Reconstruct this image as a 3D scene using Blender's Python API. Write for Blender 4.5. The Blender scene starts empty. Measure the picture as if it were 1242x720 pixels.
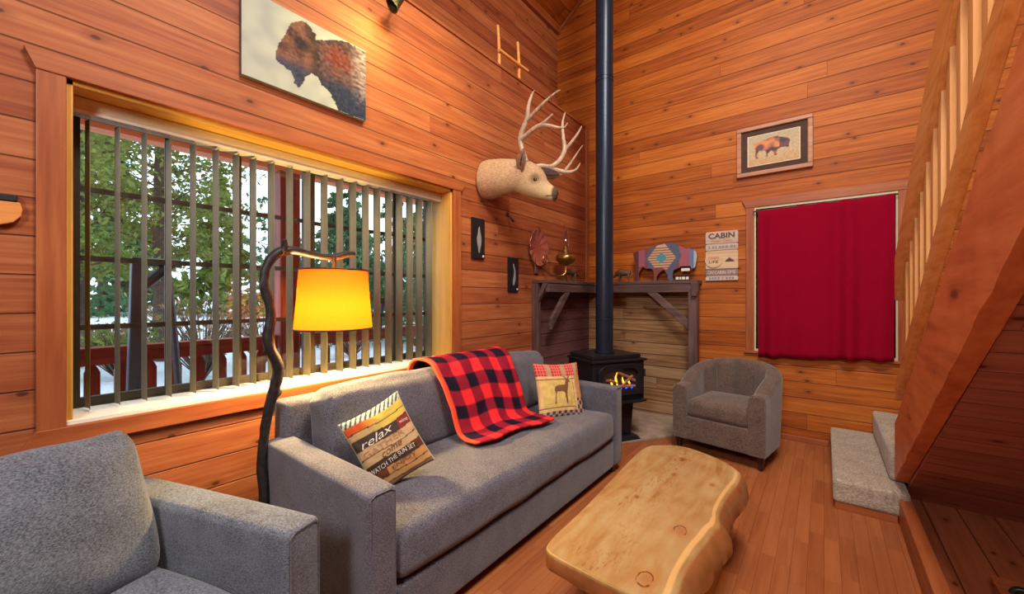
import bpy, bmesh, math, random
from mathutils import Vector, Matrix, noise
from math import sin, cos, pi, radians, sqrt, exp
random.seed(7)
S = bpy.context.scene
C = S.collection

# ------------------------------------------------------------------ camera, sky, lights, exposure
cam = bpy.data.cameras.new('camera'); cam_o = bpy.data.objects.new('camera', cam); C.objects.link(cam_o)
cam.sensor_fit = 'HORIZONTAL'; cam.sensor_width = 36.0; cam.lens = 36.0*481/1242
cam.clip_start = 0.02; cam.clip_end = 300
cam_o.location = (0, 0, 1.35); cam_o.rotation_euler = (radians(90), 0, radians(38.2))
S.camera = cam_o
S.view_settings.view_transform = 'Standard'; S.view_settings.look = 'None'
S.view_settings.exposure = 0.0; S.view_settings.gamma = 1.0; S.view_settings.use_curve_mapping = False
w = bpy.data.worlds.new('world'); S.world = w; w.use_nodes = True
bg = w.node_tree.nodes['Background']; bg.inputs[0].default_value = (0.70, 0.85, 1.0, 1); bg.inputs[1].default_value = 2.3
S.cycles.max_bounces = 8; S.cycles.diffuse_bounces = 4; S.cycles.transparent_max_bounces = 16
S.cycles.sample_clamp_indirect = 6.0

def light(name, kind, loc, energy, color, size=0.3, target=None, spot=None, blend=0.6):
    l = bpy.data.lights.new(name, kind); l.energy = energy; l.color = color
    if kind == 'AREA': l.shape = 'DISK'; l.size = size
    else: l.shadow_soft_size = size
    if kind == 'SPOT': l.spot_size = radians(spot); l.spot_blend = blend
    o = bpy.data.objects.new(name, l); C.objects.link(o); o.location = loc
    if target is not None:
        o.rotation_euler = (Vector(target)-Vector(loc)).to_track_quat('-Z', 'Y').to_euler()
    return o
light('added_overhead_fill', 'AREA', (0.3, 0.9, 4.7), 190, (1.0, 0.90, 0.76), 1.2, (-0.6, 2.0, 0))  # unseen area light, added overhead to brighten the room
light('added_front_fill', 'AREA', (-0.15, -1.6, 2.9), 88, (1.0, 0.95, 0.90), 0.9, (0.1, 2.6, 0.9))  # added fill from behind the camera, no fixture modelled
light('added_back_wall_fill', 'AREA', (-0.4, 2.2, 5.0), 50, (1.0, 0.82, 0.62), 0.5, (-0.9, 4.5, 1.6))  # high out-of-view fill, added for the back wall

light('added_warm_wall_spot', 'SPOT', (-1.0, 1.7, 4.4), 260, (1.0, 0.78, 0.26), 0.12, (-2.371, 1.75, 2.75), 52, 1.0)  # extra spot added out of view to warm the left wall

# ------------------------------------------------------------------ materials
def s2l(r, g, b):
    f = lambda c: (c/255/12.92) if c/255 <= 0.04045 else ((c/255+0.055)/1.055)**2.4
    return (f(r), f(g), f(b), 1.0)

class NT:
    def __init__(s, name):
        s.m = bpy.data.materials.new(name); s.m.use_nodes = True
        s.t = s.m.node_tree; s.b = s.t.nodes['Principled BSDF']; s.out = s.t.nodes['Material Output']
    def n(s, typ, **kw):
        x = s.t.nodes.new(typ)
        for k, v in kw.items():
            if k.startswith('i_'):
                x.inputs[int(k[2:])].default_value = v
            else: setattr(x, k, v)
        return x
    def l(s, a, b): s.t.links.new(a, b)
    def math(s, op, a, b=None, c=None):
        x = s.n('ShaderNodeMath', operation=op)
        for i, v in enumerate((a, b, c)):
            if v is None: continue
            if isinstance(v, (int, float)): x.inputs[i].default_value = v
            else: s.l(v, x.inputs[i])
        return x.outputs[0]
    def comb(s, x, y, z):
        c = s.n('ShaderNodeCombineXYZ')
        for i, v in enumerate((x, y, z)):
            if isinstance(v, (int, float)): c.inputs[i].default_value = v
            else: s.l(v, c.inputs[i])
        return c.outputs[0]
    def mix(s, fac, a, b, mode='MIX'):
        x = s.n('ShaderNodeMix', data_type='RGBA', blend_type=mode)
        for i, v in ((0, fac), (6, a), (7, b)):
            if isinstance(v, (int, float, tuple)): x.inputs[i].default_value = v
            else: s.l(v, x.inputs[i])
        return x.outputs[2]
    def ramp(s, fac, stops):
        x = s.n('ShaderNodeValToRGB'); cr = x.color_ramp
        while len(cr.elements) < len(stops): cr.elements.new(0.5)
        for e, (p, c) in zip(cr.elements, stops): e.position = p; e.color = c
        s.l(fac, x.inputs[0]); return x.outputs[0]
    def sstep(s, v, a, b, lo=0.0, hi=1.0):
        x = s.n('ShaderNodeMapRange', interpolation_type='SMOOTHSTEP')
        s.l(v, x.inputs[0])
        for i, q in ((1, a), (2, b), (3, lo), (4, hi)): x.inputs[i].default_value = q
        return x.outputs[0]
    def xyz(s, coord='Object'):
        tc = s.n('ShaderNodeTexCoord'); sp = s.n('ShaderNodeSeparateXYZ')
        s.l(tc.outputs[coord], sp.inputs[0]); return tc.outputs[coord], sp.outputs
    def noise(s, vec, scale, detail=3.0, rough=0.55):
        x = s.n('ShaderNodeTexNoise'); x.inputs['Scale'].default_value = scale
        x.inputs['Detail'].default_value = detail; x.inputs['Roughness'].default_value = rough
        s.l(vec, x.inputs['Vector']); return x.outputs['Fac']
    def bump(s, h, strength, dist=0.01):
        x = s.n('ShaderNodeBump'); x.inputs['Strength'].default_value = strength; x.inputs['Distance'].default_value = dist
        s.l(h, x.inputs['Height']); s.l(x.outputs[0], s.b.inputs['Normal'])
    def set(s, color=None, rough=None, metal=None, spec=None):
        for k, v in (('Base Color', color), ('Roughness', rough), ('Metallic', metal), ('Specular IOR Level', spec)):
            if v is None: continue
            if isinstance(v, (int, float, tuple)): s.b.inputs[k].default_value = v
            else: s.l(v, s.b.inputs[k])
        return s.m

def plain(name, rgb, rough=0.6, metal=0.0, var=0.12, scale=25, bump=0.0, spec=0.4):
    t = NT(name); v, _ = t.xyz(); f = t.noise(v, scale)
    c = s2l(*rgb)
    d = tuple(x*(1-var) for x in c[:3])+(1,); e = tuple(min(1, x*(1+var)) for x in c[:3])+(1,)
    t.set(t.ramp(f, [(0.3, d), (0.7, e)]), rough, metal, spec)
    if bump: t.bump(f, bump, 0.004)
    return t.m

def boards(name, la, aa, pitch, off, cols, joint=3.7, rough=0.55, groove=0.03, knots=True, knot=s2l(70, 28, 14), spec=0.25):
    """tongue and groove boards: la = index of the axis along the board, aa = axis across"""
    t = NT(name); v, o = t.xyz(); L, A = o[la], o[aa]
    q = t.math('DIVIDE', t.math('SUBTRACT', A, off), pitch)
    row = t.math('FLOOR', q); fr = t.math('FRACT', q)
    wn = t.n('ShaderNodeTexWhiteNoise', noise_dimensions='1D'); t.l(row, wn.inputs['W'])
    lq = t.math('ADD', t.math('DIVIDE', L, joint), t.math('MULTIPLY', wn.outputs[0], 7.3))
    bid = t.math('FLOOR', lq); lf = t.math('FRACT', lq)
    wn2 = t.n('ShaderNodeTexWhiteNoise', noise_dimensions='2D'); t.l(t.comb(row, bid, 0), wn2.inputs['Vector'])
    rnd = wn2.outputs[0]
    g1 = t.noise(t.comb(t.math('MULTIPLY', L, 1.3), t.math('MULTIPLY', A, 26), t.math('MULTIPLY', rnd, 31)), 1.6, 4, 0.6)
    g2 = t.noise(t.comb(t.math('MULTIPLY', L, 0.5), t.math('MULTIPLY', A, 5), t.math('MULTIPLY', rnd, 57)), 1.7, 2)
    g3 = t.noise(t.comb(t.math('MULTIPLY', L, 3), t.math('MULTIPLY', A, 140), rnd), 1.0, 2)
    f = t.math('ADD', t.math('MULTIPLY', g1, 0.70), t.math('ADD', t.math('MULTIPLY', rnd, 0.24), t.math('MULTIPLY', g2, 0.30)))
    col = t.ramp(f, [(0.33, cols[0]), (0.52, cols[1]), (0.68, cols[2]), (0.88, cols[3])])
    col = t.mix(t.sstep(g3, 0.45, 0.75, 0.0, 0.16), col, cols[0])
    if knots:
        vo = t.n('ShaderNodeTexVoronoi', voronoi_dimensions='2D'); vo.inputs['Scale'].default_value = 1.0
        wob = t.math('MULTIPLY', t.noise(v, 30, 1), 0.015)
        t.l(t.comb(t.math('ADD', t.math('MULTIPLY', L, 1.9), t.math('MULTIPLY', row, 17.3)), t.math('ADD', t.math('MULTIPLY', A, 3.4), wob), 0), vo.inputs['Vector'])
        dd = vo.outputs['Distance']
        col = t.mix(t.sstep(dd, 0.035, 0.12, 0.35, 0.0), col, cols[0])
        col = t.mix(t.sstep(dd, 0.018, 0.04, 0.85, 0.0), col, knot)
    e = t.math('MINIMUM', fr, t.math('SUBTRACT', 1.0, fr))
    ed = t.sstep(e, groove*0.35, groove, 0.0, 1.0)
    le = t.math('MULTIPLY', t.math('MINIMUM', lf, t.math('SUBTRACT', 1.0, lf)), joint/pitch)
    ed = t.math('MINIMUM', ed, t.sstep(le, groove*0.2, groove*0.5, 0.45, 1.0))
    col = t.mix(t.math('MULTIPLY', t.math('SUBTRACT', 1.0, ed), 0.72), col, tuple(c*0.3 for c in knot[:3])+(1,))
    t.set(col, rough, 0.0, spec)
    h = t.math('ADD', ed, t.math('MULTIPLY', g1, 0.12))
    t.bump(h, 0.55, 0.006)
    return t.m

def wood(name, la, cols, rough=0.45, fine=22, spec=0.35, bump=0.2, knots=0.0):
    t = NT(name); v, o = t.xyz()
    oi = t.n('ShaderNodeObjectInfo')
    k = [o[i] for i in range(3)]
    sc = [fine, fine, fine]; sc[la] = 1.4
    vec = t.comb(*[t.math('MULTIPLY', k[i], sc[i]) for i in range(3)])
    add = t.n('ShaderNodeVectorMath', operation='ADD'); t.l(vec, add.inputs[0])
    t.l(t.comb(t.math('MULTIPLY', oi.outputs['Random'], 40), 0, 0), add.inputs[1])
    g = t.noise(add.outputs[0], 1.3, 4, 0.6)
    g2 = t.noise(v, 2.2, 2)
    f = t.math('ADD', t.math('MULTIPLY', g, 0.7), t.math('MULTIPLY', g2, 0.3))
    col = t.ramp(f, [(0.3, cols[0]), (0.5, cols[1]), (0.7, cols[2])])
    if knots:
        vo = t.n('ShaderNodeTexVoronoi'); vo.inputs['Scale'].default_value = 1.0
        s2 = [5.0, 5.0, 5.0]; s2[la] = knots
        t.l(t.comb(*[t.math('MULTIPLY', k[i], s2[i]) for i in range(3)]), vo.inputs['Vector'])
        col = t.mix(t.sstep(vo.outputs['Distance'], 0.05, 0.14, 0.9, 0.0), col, tuple(c*0.25 for c in cols[0][:3])+(1,))
    t.set(col, rough, 0, spec); t.bump(g, bump, 0.004)
    return t.m

def fabric(name, rgb, rgb2, scale=700, rough=0.95):
    t = NT(name); v, o = t.xyz()
    a = t.noise(t.comb(t.math('MULTIPLY', o[0], scale*0.22), t.math('MULTIPLY', o[1], scale*0.22), t.math('MULTIPLY', o[2], scale*0.5)), 1.0, 2, 0.6)
    b = t.noise(v, 9, 3); c = t.noise(v, scale*1.3, 1)
    f = t.math('ADD', t.math('MULTIPLY', a, 0.62), t.math('ADD', t.math('MULTIPLY', b, 0.16), t.math('MULTIPLY', c, 0.26)))
    t.set(t.ramp(f, [(0.38, s2l(*rgb)), (0.68, s2l(*rgb2))]), rough, 0, 0.15)
    try: t.b.inputs['Sheen Weight'].default_value = 0.25
    except Exception: pass
    t.bump(f, 0.5, 0.004)
    return t.m

def painted(name, rough=0.8, fine=0.0, spec=0.2, weave=400):
    t = NT(name); a = t.n('ShaderNodeAttribute', attribute_name='Col')
    col = a.outputs['Color']
    v, o = t.xyz()
    if fine:
        f = t.noise(v, weave, 2)
        col = t.mix(t.sstep(f, 0.35, 0.7, 0.0, fine), col, (0.02, 0.02, 0.02, 1), 'MIX')
        t.bump(f, 0.25, 0.002)
    return t.set(col, rough, 0, spec)

W1 = [s2l(100, 44, 10), s2l(144, 70, 20), s2l(168, 90, 30), s2l(192, 114, 44)]     # back wall
W2 = [s2l(96, 43, 25), s2l(137, 69, 42), s2l(158, 90, 54), s2l(178, 112, 71)]     # left wall, redder
M = {}
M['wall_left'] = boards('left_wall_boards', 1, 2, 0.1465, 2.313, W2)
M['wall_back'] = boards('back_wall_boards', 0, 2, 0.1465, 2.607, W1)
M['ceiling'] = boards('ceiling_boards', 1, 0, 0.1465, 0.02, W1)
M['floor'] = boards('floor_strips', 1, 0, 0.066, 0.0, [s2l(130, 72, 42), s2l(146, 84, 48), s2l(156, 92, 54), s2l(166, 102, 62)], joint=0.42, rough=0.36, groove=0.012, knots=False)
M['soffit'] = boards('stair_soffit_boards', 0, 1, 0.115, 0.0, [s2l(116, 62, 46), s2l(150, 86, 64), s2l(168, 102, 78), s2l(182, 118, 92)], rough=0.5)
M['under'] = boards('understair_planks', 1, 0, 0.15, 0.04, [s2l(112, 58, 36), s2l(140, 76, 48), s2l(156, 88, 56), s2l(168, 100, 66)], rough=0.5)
TRIM = [s2l(124, 60, 32), s2l(151, 82, 46), s2l(170, 101, 60)]
M['trim_y'] = wood('trim_grain_y', 1, TRIM, knots=1.0)
M['trim_x'] = wood('trim_grain_x', 0, TRIM)
M['trim_z'] = wood('trim_grain_z', 2, TRIM)
PINE = [s2l(186, 130, 52), s2l(206, 154, 66), s2l(220, 172, 84)]
M['pine_z'] = wood('pale_pine_z', 2, PINE); M['pine_y'] = wood('pale_pine_y', 1, PINE)
RAIL = [s2l(190, 118, 54), s2l(216, 148, 80), s2l(230, 170, 102)]
BALU = [s2l(196, 134, 74), s2l(214, 158, 96), s2l(226, 176, 116)]
M['rail'] = wood('fir_rail', 1, RAIL, fine=26); M['balu'] = wood('fir_baluster', 2, BALU, fine=26)
M['slab'] = wood('stringer_slab', 1, [s2l(168, 80, 40), s2l(204, 112, 62), s2l(220, 134, 80)], fine=14, bump=0.4, knots=1.6)
DARKW = [s2l(60, 44, 46), s2l(90, 68, 68), s2l(116, 94, 90)]
M['dark_y'] = wood('dark_barnwood_y', 1, DARKW); M['dark_x'] = wood('dark_barnwood_x', 0, DARKW); M['dark_z'] = wood('dark_barnwood_z', 2, DARKW)
BW = [s2l(66, 42, 32), s2l(120, 84, 56), s2l(150, 114, 80), s2l(164, 142, 116)]
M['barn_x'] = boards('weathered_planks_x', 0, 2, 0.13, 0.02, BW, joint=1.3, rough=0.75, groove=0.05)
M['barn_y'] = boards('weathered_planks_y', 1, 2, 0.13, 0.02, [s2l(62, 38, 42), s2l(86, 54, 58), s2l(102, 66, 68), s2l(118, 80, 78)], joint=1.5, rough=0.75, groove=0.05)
M['black'] = plain('black_stove_steel', (36, 36, 42), 0.38, 0.4, 0.2, 60)
M['pipe'] = plain('black_pipe_enamel', (36, 46, 64), 0.34, 0.5, 0.1, 10)
M['bronze'] = plain('dark_bronze_frame', (58, 52, 42), 0.5, 0.3)
M['vane'] = plain('taupe_vane_fabric', (116, 106, 82), 0.75, 0, 0.06, 40)
M['white'] = plain('white_paint', (220, 218, 208), 0.5, 0, 0.05)
M['headrail'] = plain('cream_headrail', (196, 184, 150), 0.5, 0, 0.05)
M['sofa'] = fabric('grey_tweed_sofa', (42, 42, 53), (118, 116, 130))
M['fgchair'] = fabric('grey_tweed_chair', (44, 48, 58), (122, 130, 146))
M['tub'] = fabric('taupe_woven_chair', (58, 46, 42), (122, 104, 96), 500)
M['foot'] = plain('dark_wood_foot', (40, 24, 20), 0.4)
M['brass'] = plain('aged_brass', (150, 118, 66), 0.32, 0.9, 0.2)
M['bronze_fig'] = plain('bronze_figurine', (116, 92, 74), 0.4, 0.6, 0.3, 60)
M['carpet'] = fabric('beige_berber_carpet', (112, 100, 88), (196, 184, 168), 430)
M['iron'] = plain('dark_iron_branch', (48, 44, 46), 0.5, 0.5, 0.35, 40, 0.3)
M['stone'] = plain('hearth_stone', (150, 130, 118), 0.6, 0, 0.2, 12, 0.2)
M['paint'] = painted('artist_paint'); M['cloth_paint'] = painted('printed_cloth', 0.95, 0.22)
M['plaid'] = painted('plaid_fleece', 1.0, 0.35, 0.05, 260)

def glass_mat(name, tint=(1, 1, 1, 1), gloss=0.07):
    t = NT(name); tr = t.n('ShaderNodeBsdfTransparent'); tr.inputs[0].default_value = tint
    gl = t.n('ShaderNodeBsdfGlossy'); gl.inputs['Roughness'].default_value = 0.02
    mx = t.n('ShaderNodeMixShader'); mx.inputs[0].default_value = gloss
    t.l(tr.outputs[0], mx.inputs[1]); t.l(gl.outputs[0], mx.inputs[2]); t.l(mx.outputs[0], t.out.inputs[0])
    return t.m
M['glass'] = glass_mat('window_glass', gloss=0.04)
M['chimney'] = glass_mat('lamp_chimney_glass', (0.88, 0.90, 0.92, 1), 0.28)

def translucent(name, rgb, tr_rgb, fac):
    t = NT(name); v, o = t.xyz()
    c = t.ramp(t.noise(v, 60, 3), [(0.3, tuple(x*0.92 for x in s2l(*rgb)[:3])+(1,)), (0.7, s2l(*rgb))])
    d = t.n('ShaderNodeBsdfDiffuse'); t.l(c, d.inputs[0])
    r = t.n('ShaderNodeBsdfTranslucent'); r.inputs[0].default_value = s2l(*tr_rgb)
    mx = t.n('ShaderNodeMixShader'); mx.inputs[0].default_value = fac
    t.l(d.outputs[0], mx.inputs[1]); t.l(r.outputs[0], mx.inputs[2]); t.l(mx.outputs[0], t.out.inputs[0])
    return t.m
M['shade'] = translucent('amber_lamp_shade', (214, 126, 40), (236, 104, 10), 0.095)
M['curtain'] = translucent('crimson_curtain', (150, 16, 46), (190, 18, 84), 0.26)

def emit(name, rgb, strength):
    t = NT(name); e = t.n('ShaderNodeEmission'); e.inputs[0].default_value = s2l(*rgb); e.inputs[1].default_value = strength
    t.l(e.outputs[0], t.out.inputs[0]); return t.m

# ------------------------------------------------------------------ object helpers
OFF = {}
def _props(o, label=None, cat=None, group=None, kind=None):
    for k, v in (('label', label), ('category', cat), ('group', group), ('kind', kind)):
        if v: o[k] = v
def thing(name, label, cat, loc=(0, 0, 0), rotz=0.0, group=None):
    o = bpy.data.objects.new(name, None); C.objects.link(o); o.empty_display_size = 0.1
    o.location = loc; o.rotation_euler = (0, 0, rotz); _props(o, label, cat, group)
    OFF[o.name] = Vector(loc) if rotz == 0 else Vector((0, 0, 0))
    return o
def obj(name, bm, mat, parent=None, smooth=False, label=None, cat=None, group=None, kind=None, loc=None, bevel=0.0, solid=0.0):
    """bm in world coordinates (in local ones under a turned thing)"""
    off = OFF.get(parent.name, Vector((0, 0, 0))) if parent else Vector((0, 0, 0))
    if loc is not None and parent is None: off = Vector(loc)
    if off.length: bmesh.ops.translate(bm, verts=bm.verts, vec=-off)
    me = bpy.data.meshes.new(name); bm.normal_update(); bm.to_mesh(me); bm.free()
    if mat: me.materials.append(mat)
    if smooth:
        me.polygons.foreach_set('use_smooth', [True]*len(me.polygons))
        try: me.set_sharp_from_angle(angle=radians(42))
        except Exception: pass
    o = bpy.data.objects.new(name, me); C.objects.link(o)
    if parent: o.parent = parent
    elif loc is not None: o.location = loc
    OFF[o.name] = off if parent else (Vector(loc) if loc is not None else Vector((0, 0, 0)))
    _props(o, label, cat, group, kind)
    if bevel:
        b = o.modifiers.new('bevel', 'BEVEL'); b.width = bevel; b.segments = 2; b.limit_method = 'ANGLE'; b.angle_limit = radians(35)
    if solid:
        b = o.modifiers.new('thickness', 'SOLIDIFY'); b.thickness = solid; b.offset = 0
    return o
def struct(name, bm, mat, parent=None, **k):
    return obj(name, bm, mat, parent, kind=None if parent else 'structure', **k)
B = bmesh.new
def box(bm, x0, x1, y0, y1, z0, z1, rot=None, piv=None):
    vs = [bm.verts.new((x, y, z)) for x in (x0, x1) for y in (y0, y1) for z in (z0, z1)]
    for f in ((0, 1, 3, 2), (4, 6, 7, 5), (0, 4, 5, 1), (2, 3, 7, 6), (0, 2, 6, 4), (1, 5, 7, 3)):
        bm.faces.new([vs[i] for i in f])
    if rot is not None:
        bmesh.ops.rotate(bm, verts=vs, cent=piv or ((x0+x1)/2, (y0+y1)/2, (z0+z1)/2), matrix=rot)
    return bm
def prism(bm, poly, fn, t):
    """poly 2-D points; fn(a, b, d) -> world; d from 0 to t"""
    a = [bm.verts.new(fn(p[0], p[1], 0)) for p in poly]; b = [bm.verts.new(fn(p[0], p[1], t)) for p in poly]
    n = len(poly)
    bm.faces.new(a); bm.faces.new(b[::-1])
    for i in range(n): bm.faces.new((a[i], b[i], b[(i+1) % n], a[(i+1) % n]))
    bmesh.ops.recalc_face_normals(bm, faces=bm.faces)
    return bm
def loft(bm, rings, cap=True):
    R = [[bm.verts.new(p) for p in r] for r in rings]; n = len(R[0])
    for a, b in zip(R, R[1:]):
        for i in range(n): bm.faces.new((a[i], a[(i+1) % n], b[(i+1) % n], b[i]))
    if cap:
        bm.faces.new(R[0][::-1]); bm.faces.new(R[-1])
    bmesh.ops.recalc_face_normals(bm, faces=bm.faces)
    return bm
def smooth_path(pts, k=4):
    """Catmull-Rom through tuples of any length"""
    out = []
    P = [tuple(p) for p in pts]; P = [P[0]]+P+[P[-1]]
    for i in range(1, len(P)-2):
        for j in range(k):
            t = j/k
            out.append(tuple(0.5*((2*b)+(-a+c)*t+(2*a-5*b+4*c-d)*t*t+(-a+3*b-3*c+d)*t**3) for a, b, c, d in zip(P[i-1], P[i], P[i+1], P[i+2])))
    out.append(P[-2]); return out
def tube(bm, pts, r, n=10, k=4, cap=True):
    """pts list of (x,y,z) or (x,y,z,r)"""
    P = [tuple(p) if len(p) == 4 else tuple(p)+(r,) for p in pts]
    if k > 1 and len(P) > 2: P = smooth_path(P, k)
    rings = []; prev = None
    for i, p in enumerate(P):
        a = Vector(P[max(0, i-1)][:3]); b = Vector(P[min(len(P)-1, i+1)][:3]); d = (b-a).normalized()
        if prev is None:
            u = d.cross(Vector((0, 0, 1)))
            if u.length < 0.05: u = d.cross(Vector((0, 1, 0)))
        else: u = prev-d*prev.dot(d)
        u.normalize(); v = d.cross(u); prev = u
        rings.append([Vector(p[:3])+(u*cos(2*pi*j/n)+v*sin(2*pi*j/n))*p[3] for j in range(n)])
    return loft(bm, rings, cap)
def lathe(bm, prof, c, n=24):
    return loft(bm, [[(c[0]+max(r, 1e-4)*cos(2*pi*j/n), c[1]+max(r, 1e-4)*sin(2*pi*j/n), c[2]+z) for j in range(n)] for r, z in prof])
def rbox(bm, c, size, r, bulge=(0, 0, 0), n=6, rot=None, wr=0.0, seed=0, shape=None):
    """rounded cushion-like box, c centre, size full size"""
    h = [s/2 for s in size]
    def ticks(H):
        e = [-H, -H+r*0.3, -H+r*0.65, -H+r]; m = [(-H+r)+(2*(H-r))*i/n for i in range(1, n)]
        return e+m+[-x for x in e[::-1]]
    T = [ticks(x) for x in h]; new = []; cache = {}
    def V(p):
        key = tuple(round(x, 6) for x in p)
        if key in cache: return cache[key]
        q = Vector([max(-(h[i]-r), min(h[i]-r, p[i])) for i in range(3)]); d = Vector(p)-q
        o = q+d.normalized()*r if d.length > 1e-9 else Vector(p)
        nn = [p[i]/h[i] for i in range(3)]
        for i in range(3):
            j, k = (i+1) % 3, (i+2) % 3
            if abs(nn[i]) > 1-1.2*r/h[i]:
                o[i] += math.copysign(bulge[i]*max(0, 1-nn[j]**2)*max(0, 1-nn[k]**2), nn[i])
        if wr:
            o += Vector((noise.noise((o.x*5+seed, o.y*5, o.z*5)), noise.noise((o.x*5, o.y*5+seed+9, o.z*5)), noise.noise((o.x*5, o.y*5, o.z*5+seed+23))))*wr
            e = max(abs(nn[1]), abs(nn[2]))
        if shape: o = Vector(shape(o, nn))
        v = bm.verts.new(o); cache[key] = v; new.append(v); return v
    for i in range(3):
        j, k = (i+1) % 3, (i+2) % 3
        for s in (-1, 1):
            for a in range(len(T[j])-1):
                for b in range(len(T[k])-1):
                    def pt(x, y):
                        p = [0, 0, 0]; p[i] = s*h[i]; p[j] = x; p[k] = y; return V(p)
                    q = [pt(T[j][a], T[k][b]), pt(T[j][a+1], T[k][b]), pt(T[j][a+1], T[k][b+1]), pt(T[j][a], T[k][b+1])]
                    if s < 0: q.reverse()
                    try: bm.faces.new(q)
                    except ValueError: pass
    if rot is not None: bmesh.ops.rotate(bm, verts=new, cent=(0, 0, 0), matrix=rot)
    bmesh.ops.translate(bm, verts=new, vec=c)
    return bm
def paint_mesh(o, fn):
    """fn(vertex coordinate, index) -> linear rgba; stored on points as 'Col'"""
    me = o.data; a = me.color_attributes.new('Col', 'FLOAT_COLOR', 'POINT')
    for i, v in enumerate(me.vertices): a.data[i].color = fn(v.co, i)
def grid(bm, nu, nv, fn):
    V = [[bm.verts.new(fn(i/nu, j/nv)) for j in range(nv+1)] for i in range(nu+1)]
    for i in range(nu):
        for j in range(nv): bm.faces.new((V[i][j], V[i+1][j], V[i+1][j+1], V[i][j+1]))
    return bm
def inside(p, poly):
    x, y = p; c = False; j = len(poly)-1
    for i in range(len(poly)):
        xi, yi = poly[i]; xj, yj = poly[j]
        if (yi > y) != (yj > y) and x < (xj-xi)*(y-yi)/(yj-yi)+xi: c = not c
        j = i
    return c
def lerp(a, b, t): return tuple(x+(y-x)*t for x, y in zip(a, b))
def nz(x, y, s, z=0.0): return noise.noise((x*s, y*s, z))
def text_mesh(txt, width=None, height=None, shear=0.0, bold=0.0):
    """built-in font letters as a list of (verts, faces) in 2-D, scaled to fit width / height, centred"""
    cu = bpy.data.curves.new('letters', 'FONT'); cu.body = txt; cu.shear = shear; cu.offset = bold; cu.resolution_u = 3
    o = bpy.data.objects.new('letters', cu); C.objects.link(o); bpy.context.view_layer.update()
    me = bpy.data.meshes.new_from_object(o.evaluated_get(bpy.context.evaluated_depsgraph_get()))
    vs = [tuple(v.co) for v in me.vertices]; fs = [tuple(p.vertices) for p in me.polygons]
    bpy.data.objects.remove(o); bpy.data.curves.remove(cu); bpy.data.meshes.remove(me)
    x0 = min(v[0] for v in vs); x1 = max(v[0] for v in vs); y0 = min(v[1] for v in vs); y1 = max(v[1] for v in vs)
    sx = width/(x1-x0); sy = height/(y1-y0) if height else sx
    return [((v[0]-(x0+x1)/2)*sx, (v[1]-(y0+y1)/2)*sy) for v in vs], fs
def put_text(bm, tm, fn):
    vs = [bm.verts.new(fn(a, b)) for a, b in tm[0]]
    for f in tm[1]:
        try: bm.faces.new([vs[i] for i in f])
        except ValueError: pass
    return bm

# ------------------------------------------------------------------ the setting
LX, BY, UX, RX, FY = -2.371, 4.58, -2.826, 2.3, -2.7
LEDGE = 3.486; WY0, WY1, WZ0, WZ1 = 0.143, 2.224, 0.838, 2.218; GX = -2.60
bm = B(); box(bm, UX-0.3, RX+0.2, FY-0.2, BY+0.2, -0.12, 0); struct('floor', bm, M['floor'])
# left wall: thick lower part with the window opening, ledge on top, upper part set back
bm = B(); T0 = GX-0.05
box(bm, T0, LX, FY, WY0, -0.02, LEDGE); box(bm, T0, LX, WY1, BY, -0.02, LEDGE)
box(bm, T0, LX, WY0, WY1, -0.02, WZ0); box(bm, T0, LX, WY0, WY1, WZ1, LEDGE)
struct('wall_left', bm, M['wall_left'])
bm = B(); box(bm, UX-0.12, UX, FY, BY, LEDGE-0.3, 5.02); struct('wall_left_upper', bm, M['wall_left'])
bm = B(); box(bm, UX, LX+0.012, FY, BY, LEDGE-0.0, LEDGE+0.022); struct('trim_1', bm, M['trim_y'], bevel=0.004)
bm = B(); box(bm, LX, LX+0.02, BY-0.075, BY, 1.52, LEDGE-0.002); struct('trim_2', bm, M['trim_z'], bevel=0.003)
# back wall with a window opening behind the curtain
CX0, CX1, CZ0, CZ1 = -0.53, 0.47, 0.84, 2.215
bm = B()
for x0, x1, z0, z1 in ((UX-0.1, CX0, -0.02, 7.6), (CX1, RX, -0.02, 7.6), (CX0, CX1, -0.02, CZ0), (CX0, CX1, CZ1, 7.6)):
    box(bm, x0, x1, BY, BY+0.14, z0, z1)
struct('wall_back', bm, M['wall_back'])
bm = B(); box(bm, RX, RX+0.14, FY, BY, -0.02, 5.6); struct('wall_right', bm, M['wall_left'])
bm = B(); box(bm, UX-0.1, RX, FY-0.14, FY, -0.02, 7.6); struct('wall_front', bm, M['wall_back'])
# gabled board ceiling
def slope(name, x0, z0, x1, z1):
    bm = B(); p = [(x0, z0), (x1, z1), (x1, z1+0.15), (x0, z0+0.15)]
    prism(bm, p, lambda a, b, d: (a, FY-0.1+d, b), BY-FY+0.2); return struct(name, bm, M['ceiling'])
RIDGE = 0.15; RZ = 4.907+(RIDGE-UX)*0.76
slope('ceiling_left', UX-0.02, 4.907, RIDGE, RZ); slope('ceiling_right', RIDGE, RZ, RX+0.1, RZ-(RX+0.1-RIDGE)*0.76)
bm = B(); prism(bm, [(UX, 4.87), (UX+0.05, 4.87), (UX+0.05, 4.945), (UX, 4.907)], lambda a, b, d: (a, FY+d, b), BY-FY); struct('trim_3', bm, M['trim_y'])
bm = B(); prism(bm, [(UX, 4.86), (UX, 4.905), (RIDGE, RZ-0.003), (RIDGE, RZ-0.06)], lambda a, b, d: (a, BY-0.03+d, b), 0.03); struct('trim_4', bm, M['trim_x'])
bm = B(); box(bm, LX+0.01, 0.03, BY-0.014, BY, 0.0, 0.05); struct('baseboard_back', bm, M['trim_x'], bevel=0.003)

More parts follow.
